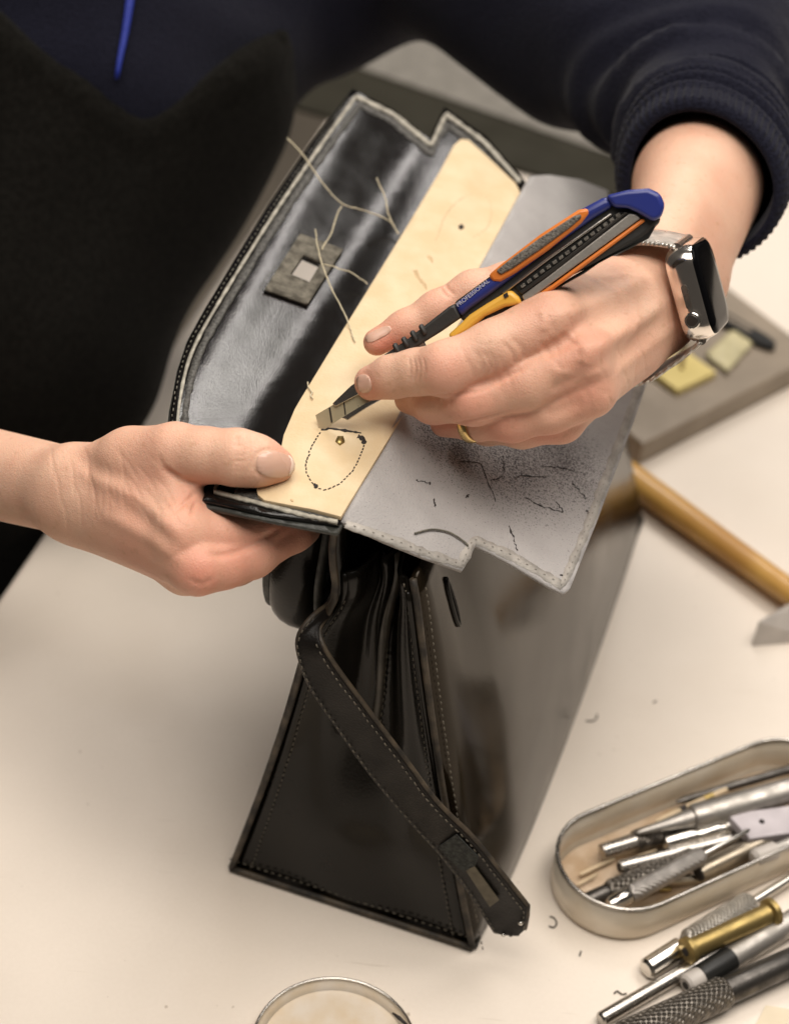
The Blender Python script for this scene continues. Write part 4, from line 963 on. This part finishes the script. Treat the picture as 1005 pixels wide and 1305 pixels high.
tool('awl', 'thin pale pick with a brass collar along the back wall of the tin', 'awl', (835, 1047, .008), (925, 1006, .010), [('spike', [(0, 1.5), (.1, 3), (.34, 4)], 'stick'), ('collar', [(.34, 5), (.42, 5)], 'ink'), ('shaft', [(.42, 4), (.68, 4)], 'stick'), ('ferrule', [(.68, 5), (.80, 5)], 'brass'), ('end', [(.80, 3.5), (1, 3.5)], 'stick')], G2)
tool('graver', 'slim dull graver shaft along the back of the tin behind the cone tool', 'hand tool', (862, 1022, .008), (1050, 968, .012), [('shaft', [(0, 2), (.05, 5), (.5, 6), (1, 6)], 'darksteel')], G2)
tool('bent_pick', 'thin bright wire pick lying between the chrome collet and the steel tube', 'pick', (850, 1088, .012), (990, 1060, .012), [('wire', [(0, 1), (.1, 2.5), (1, 3)], 'chrome')], G2)
tool('drill_shank', 'short dark rod crossing under the scriber near the front wall of the tin', 'rod', (800, 1128, .0045), (900, 1120, .0045), [('rod', [(0, 4), (.02, 6), (.98, 6), (1, 4)], 'gunmetal')], G2)
tool('pin_tool', 'thin pale rod with a cream cap at the far right of the tin', 'rod', (958, 1094, .020), (1050, 1058, .020), [('cap', [(0, 7), (.04, 11), (.3, 11)], 'palemetal'), ('rod', [(.3, 8), (1, 8)], 'aluminium')], G2)
for i, (a, b, r, lab) in enumerate([((738, 1115), (782, 1094), 2.6, 'thin pale stick nearest the left end of the tin'), ((735, 1128), (760, 1114), 2, 'short pale stick lying lowest at the left end of the tin'), ((774, 1094), (812, 1083), 2.8, 'pale stick between the silver cap and steel tube'), ((812, 1092), (836, 1084), 2.4, 'short pale stick just above the steel tube')]):
    A, B = at(*a, .0045), at(*b, .005); o = obj('wooden_stick', lathe(A, B, [(0, .0004), (.03, r*.00036), (1, r*.00036)], 8), M['stick'], base=A); tag(o, lab, 'stick', 'thin sticks in the tin')
for i, (a, b, lab) in enumerate([((839, 1134), (855, 1133), 'tiny brass pin in the front of the tin below the scriber'), ((860, 1123), (882, 1122), 'small pale pin next to the dark tube end in the tin'), ((824, 1164), (832, 1160), 'small dark brass ring fragment by the front wall of the tin'), ((946, 1008), (950, 1006), 'shiny bead on the left near the back of the tin'), ((968, 1003), (973, 1001), 'shiny bead on the right near the back of the tin')]):
    A, B = at(*a, .0032), at(*b, .0032); o = obj('brass_bit', lathe(A, B, [(0, .0007), (.1, .0011), (.9, .0011), (1, .0007)], 8), M['brass' if i < 3 else 'chrome'], base=A); tag(o, lab, 'metal scrap', 'metal scraps in the tin')

tool('pin_chuck', 'silver knurled handle with bright cap and long shaft, against the tin', 'hand tool', (822, 1236, .0055), (1040, 1098, .0060), [('cap', [(0, 10), (.012, 13.5), (.19, 14), (.195, 11)], 'chrome'), ('neck', [(.195, 10), (.225, 10)], 'steel'), ('handle', [(.225, 12), (.25, 17), (.58, 17.5), (.60, 14), (.605, 8)], 'knurl_pale'), ('shaft', [(.60, 6.5), (1, 6)], 'chrome')])
tool('brass_spool', 'yellow brass spool with flanged ends leaning on the knurled handle', 'spool', (873, 1213, .0125), (986, 1161, .0125), [('flange', [(0, 15), (.01, 17.5), (.06, 17.5), (.07, 14)], 'brass'), ('core', [(.07, 13.5), (.2, 13), (.92, 13.5)], 'brass'), ('flange', [(.92, 14), (.94, 19), (.99, 19), (1, 17)], 'brass'), ('bore', [(-.006, 6), (.004, 6)], 'ink')])
tool('steel_punch', 'slim steel punch tapering to a point between spool and banded rod', 'punch', (764, 1300, .0045), (960, 1186, .0060), [('shank', [(0, 7), (.01, 9.5), (.55, 9.5), (.75, 8), (.97, 3), (1, 1)], 'steel')])
tool('banded_rod', 'grey rod with a black wrapped band and a pale hollow end', 'rod', (873, 1256, .0062), (1050, 1150, .0062), [('tube_end', [(0, 10), (.015, 13), (.1, 13)], 'palemetal'), ('band', [(.1, 14.5), (.12, 15.5), (.31, 16), (.32, 14)], 'blackplastic'), ('rod', [(.315, 15), (1, 16)], 'aluminium'), ('bore', [(-.004, 5), (.004, 5)], 'ink')])
tool('tap_wrench', 'black steel handle with a coarse diamond knurl at the bottom right edge', 'hand tool', (790, 1325, .0080), (1045, 1208, .0080), [('knurled_grip', [(0, 18), (.02, 21), (.49, 21.5), (.51, 19)], 'knurl_dark'), ('shaft', [(.51, 17.5), (.54, 18), (.97, 17.5), (1, 14)], 'darksteel')])
q = [at(x, y, .0016) for x, y in [(975, 1281), (1040, 1292), (1030, 1340), (950, 1330)]]
o = obj('card', prism(q, (0, 0, .0012)), M['card'], base=q[0], smooth=False); tag(o, 'cream card at the bottom right corner below the black knurled handle', 'card')

# dish at the bottom edge
dc = at(425, 1345, .0); dr = np.linalg.norm(at(425, 1257, .006)-at(425, 1345, .006))
dish = thing('round_dish', 'shallow round pale dish with a thin metal rim at the bottom edge', 'dish', dc)
def circ(r, z, n=56): return np.array([dc+np.array([r*math.cos(2*math.pi*k/n), r*math.sin(2*math.pi*k/n), z]) for k in range(n)])
rs_ = [circ(dr-.004, .0006), circ(dr-.001, .0020), circ(dr, .006)]
M['dish'] = mat('pale_stained_dish', (.72, .64, .54), .4, metal=.1, var=.12, vscale=70, col2=(.62, .50, .35))
o = obj('wall', (np.vstack(rs_), ringfaces(3, 56)), M['dish'], dish); solid(o, .0006)
obj('rim', tube(np.vstack([circ(dr, .0062), circ(dr, .0062)[:1]]), .0007, 8, cap=False), M['chrome'], dish)
f_ = circ(dr-.003, .0016); obj('base', (f_, [tuple(range(56))]), M['dish'], dish, smooth=False)
nt_ = at(500, 1291, .0095); obj('rim_nick', tube([nt_, at(508, 1297, .0095), at(518, 1306, .0095)], [.0004, .0009, .0006], 6), M['ink'], dish)

# stone block, papers and marker behind the wrist
Nn_ = at(818, 566, .017); R_ = at(1042, 452, .017); d1 = R_-Nn_; d2 = (at(928, 394, .017)-at(1005, 453, .017)); d2 = unit(d2)*.17
st_ = [Nn_, R_, R_+d2, Nn_+d2]
o = obj('stone_block', prism(st_, (0, 0, .0168)), M['stone'], base=np.r_[Nn_[:2], 0], smooth='auto'); bevel_obj(o, .0018, 3); tag(o, 'flat grey-brown stone block on the table behind the watch', 'block')
q = [(826, 470), (863, 497), (912, 474), (872, 446)]
o = obj('sticky_notes', prism([at(x, y, .0215) for x, y in q], (0, 0, .0043)), M['post'], base=at(863, 497, .017), smooth=False); tag(o, 'yellow square pad with a brass pin on it, on the stone block', 'paper pad')
a, b = at(868, 470, .0222), at(874, 425, .0225); o = obj('brass_pin', lathe(a, b, [(0, .0012), (.05, .0016), (1, .0016)], 10), M['brass'], base=a); tag(o, 'brown brass pin lying on the yellow square pad', 'pin')
V = []
q = [(898, 452), (926, 474), (958, 438), (935, 418)]
g = [[np.array(at(*(np.array(q[0])*(1-u)*(1-v)+np.array(q[1])*u*(1-v)+np.array(q[2])*u*v+np.array(q[3])*(1-u)*v), .0185+.002*abs(math.sin(u*5+v*7)))) for u in np.linspace(0, 1, 8)] for v in np.linspace(0, 1, 9)]
o = obj('wrapper', (np.array(g).reshape(-1, 3), [(j*8+i, j*8+i+1, (j+1)*8+i+1, (j+1)*8+i) for j in range(8) for i in range(7)]), M['post2'], base=at(926, 474, .017)); solid(o, .0012); tag(o, 'crumpled pale yellow wrapper on the stone block near the black marker', 'wrapper')
a, b = at(905, 392, .0225), at(988, 440, .0225)
mk = thing('marker', 'flat black tool handle lying across the far edge of the stone block', 'tool handle', a)
s_ = unit(np.cross(b-a, UZ)); t_ = b-a
o = obj('handle', prism([a-s_*.006, a+s_*.006, b-t_*.2+s_*.0062, b-t_*.04+s_*.0035, b, b-t_*.06-s_*.0045, b-t_*.2-s_*.006], (0, 0, .0054)), M['blackplastic'], mk, smooth='auto'); bevel_obj(o, .0015, 3)
o = obj('inlay', prism([a+t_*.2-s_*.0018, a+t_*.2+s_*.0018, a+t_*.62+s_*.0018, a+t_*.62-s_*.0018]+UZ*.0004, (0, 0, .0006)), M['stone'], mk, smooth=False)
# hammer handle
A, B = at(822, 622, .0105), at(1100, 822, .0115); hl = thing('hammer', 'orange brown wooden tool handle lying on the table behind the bag', 'hammer', A)
L = np.linalg.norm(B-A); pts = np.array([A*(1-t)+B*t for t in np.linspace(-.6, 1, 30)])
obj('handle', tube(pts, [.0075+.0008*math.sin(i*.2) for i in range(30)], 18, side=UZ, asp=1.15), M['wood'], hl)
hx = unit(np.cross(B-A, UZ)); hc = A-(B-A)*.58
obj('head', lathe(hc-hx*.035+UZ*.003, hc+hx*.035+UZ*.003, [(0, .011), (.03, .0125), (.3, .0125), (.36, .010), (.64, .010), (.7, .0125), (.97, .0125), (1, .011)], 20), M['darksteel'], hl, smooth='auto')
# folded bracket
q1 = [at(957, 822, .0), at(966, 792, .014), at(1040, 760, .018), at(1040, 815, .0)]
br = thing('metal_clip', 'folded pale grey metal bracket at the right edge by the wooden handle', 'bracket', np.r_[q1[0][:2], 0])
o = obj('front_leaf', prism(q1, unit(np.cross(q1[1]-q1[0], q1[3]-q1[0]))*.0012), M['palemetal'], br, smooth='auto')
q2 = [at(966, 792, .0142), at(1000, 772, .0135), at(1060, 742, .016), at(1040, 760, .0182)]
o = obj('top_leaf', prism(q2, (0, 0, .0012)), M['palemetal'], br, smooth='auto')
# dark mat and grey sheet at the far end
q = [at(x, y, .004) for x, y in [(350, 128), (800, 254), (860, 222), (800, 203), (474, 90), (420, 70)]]
o = obj('cutting_mat', prism(q, (0, 0, .0035)), M['olive'], base=q[0], smooth=False); tag(o, 'dark olive mat on the far table behind the open flap', 'mat')
q = [at(x, y, .006) for x, y in [(430, 76), (474, 91), (726, 178), (830, 214), (900, 160), (560, 20), (470, 10)]]
o = obj('felt_sheet', prism(q, (0, 0, .0018)), M['greysheet'], base=q[0], smooth=False); tag(o, 'pale grey sheet glimpsed under the bent arm beyond the olive mat', 'sheet')
# stray fibres on the table
for pts, lab in [([(700, 1168), (706, 1170), (709, 1177), (705, 1182), (699, 1180)], 'curled dark fibre on the table left of the tin'), ([(782, 1266), (786, 1263), (792, 1267), (798, 1266)], 'short dark fibre on the table left of the steel punch'),
                 ([(746, 918), (754, 919), (760, 915), (760, 910)], 'hooked grey fibre on the table right of the bag'), ([(738, 1218), (740, 1212)], 'tiny dark fibre on the table below the tin'), ([(832, 895), (836, 893)], 'tiny dark crumb on bare table right of the bag')]:
    P = spline(np.array([at(x, y, .0006) for x, y in pts]), 16); o = obj('fibre', tube(P, .00035, 5), M['hair'], base=P[0]); tag(o, lab, 'fibre', 'stray fibres on the table')
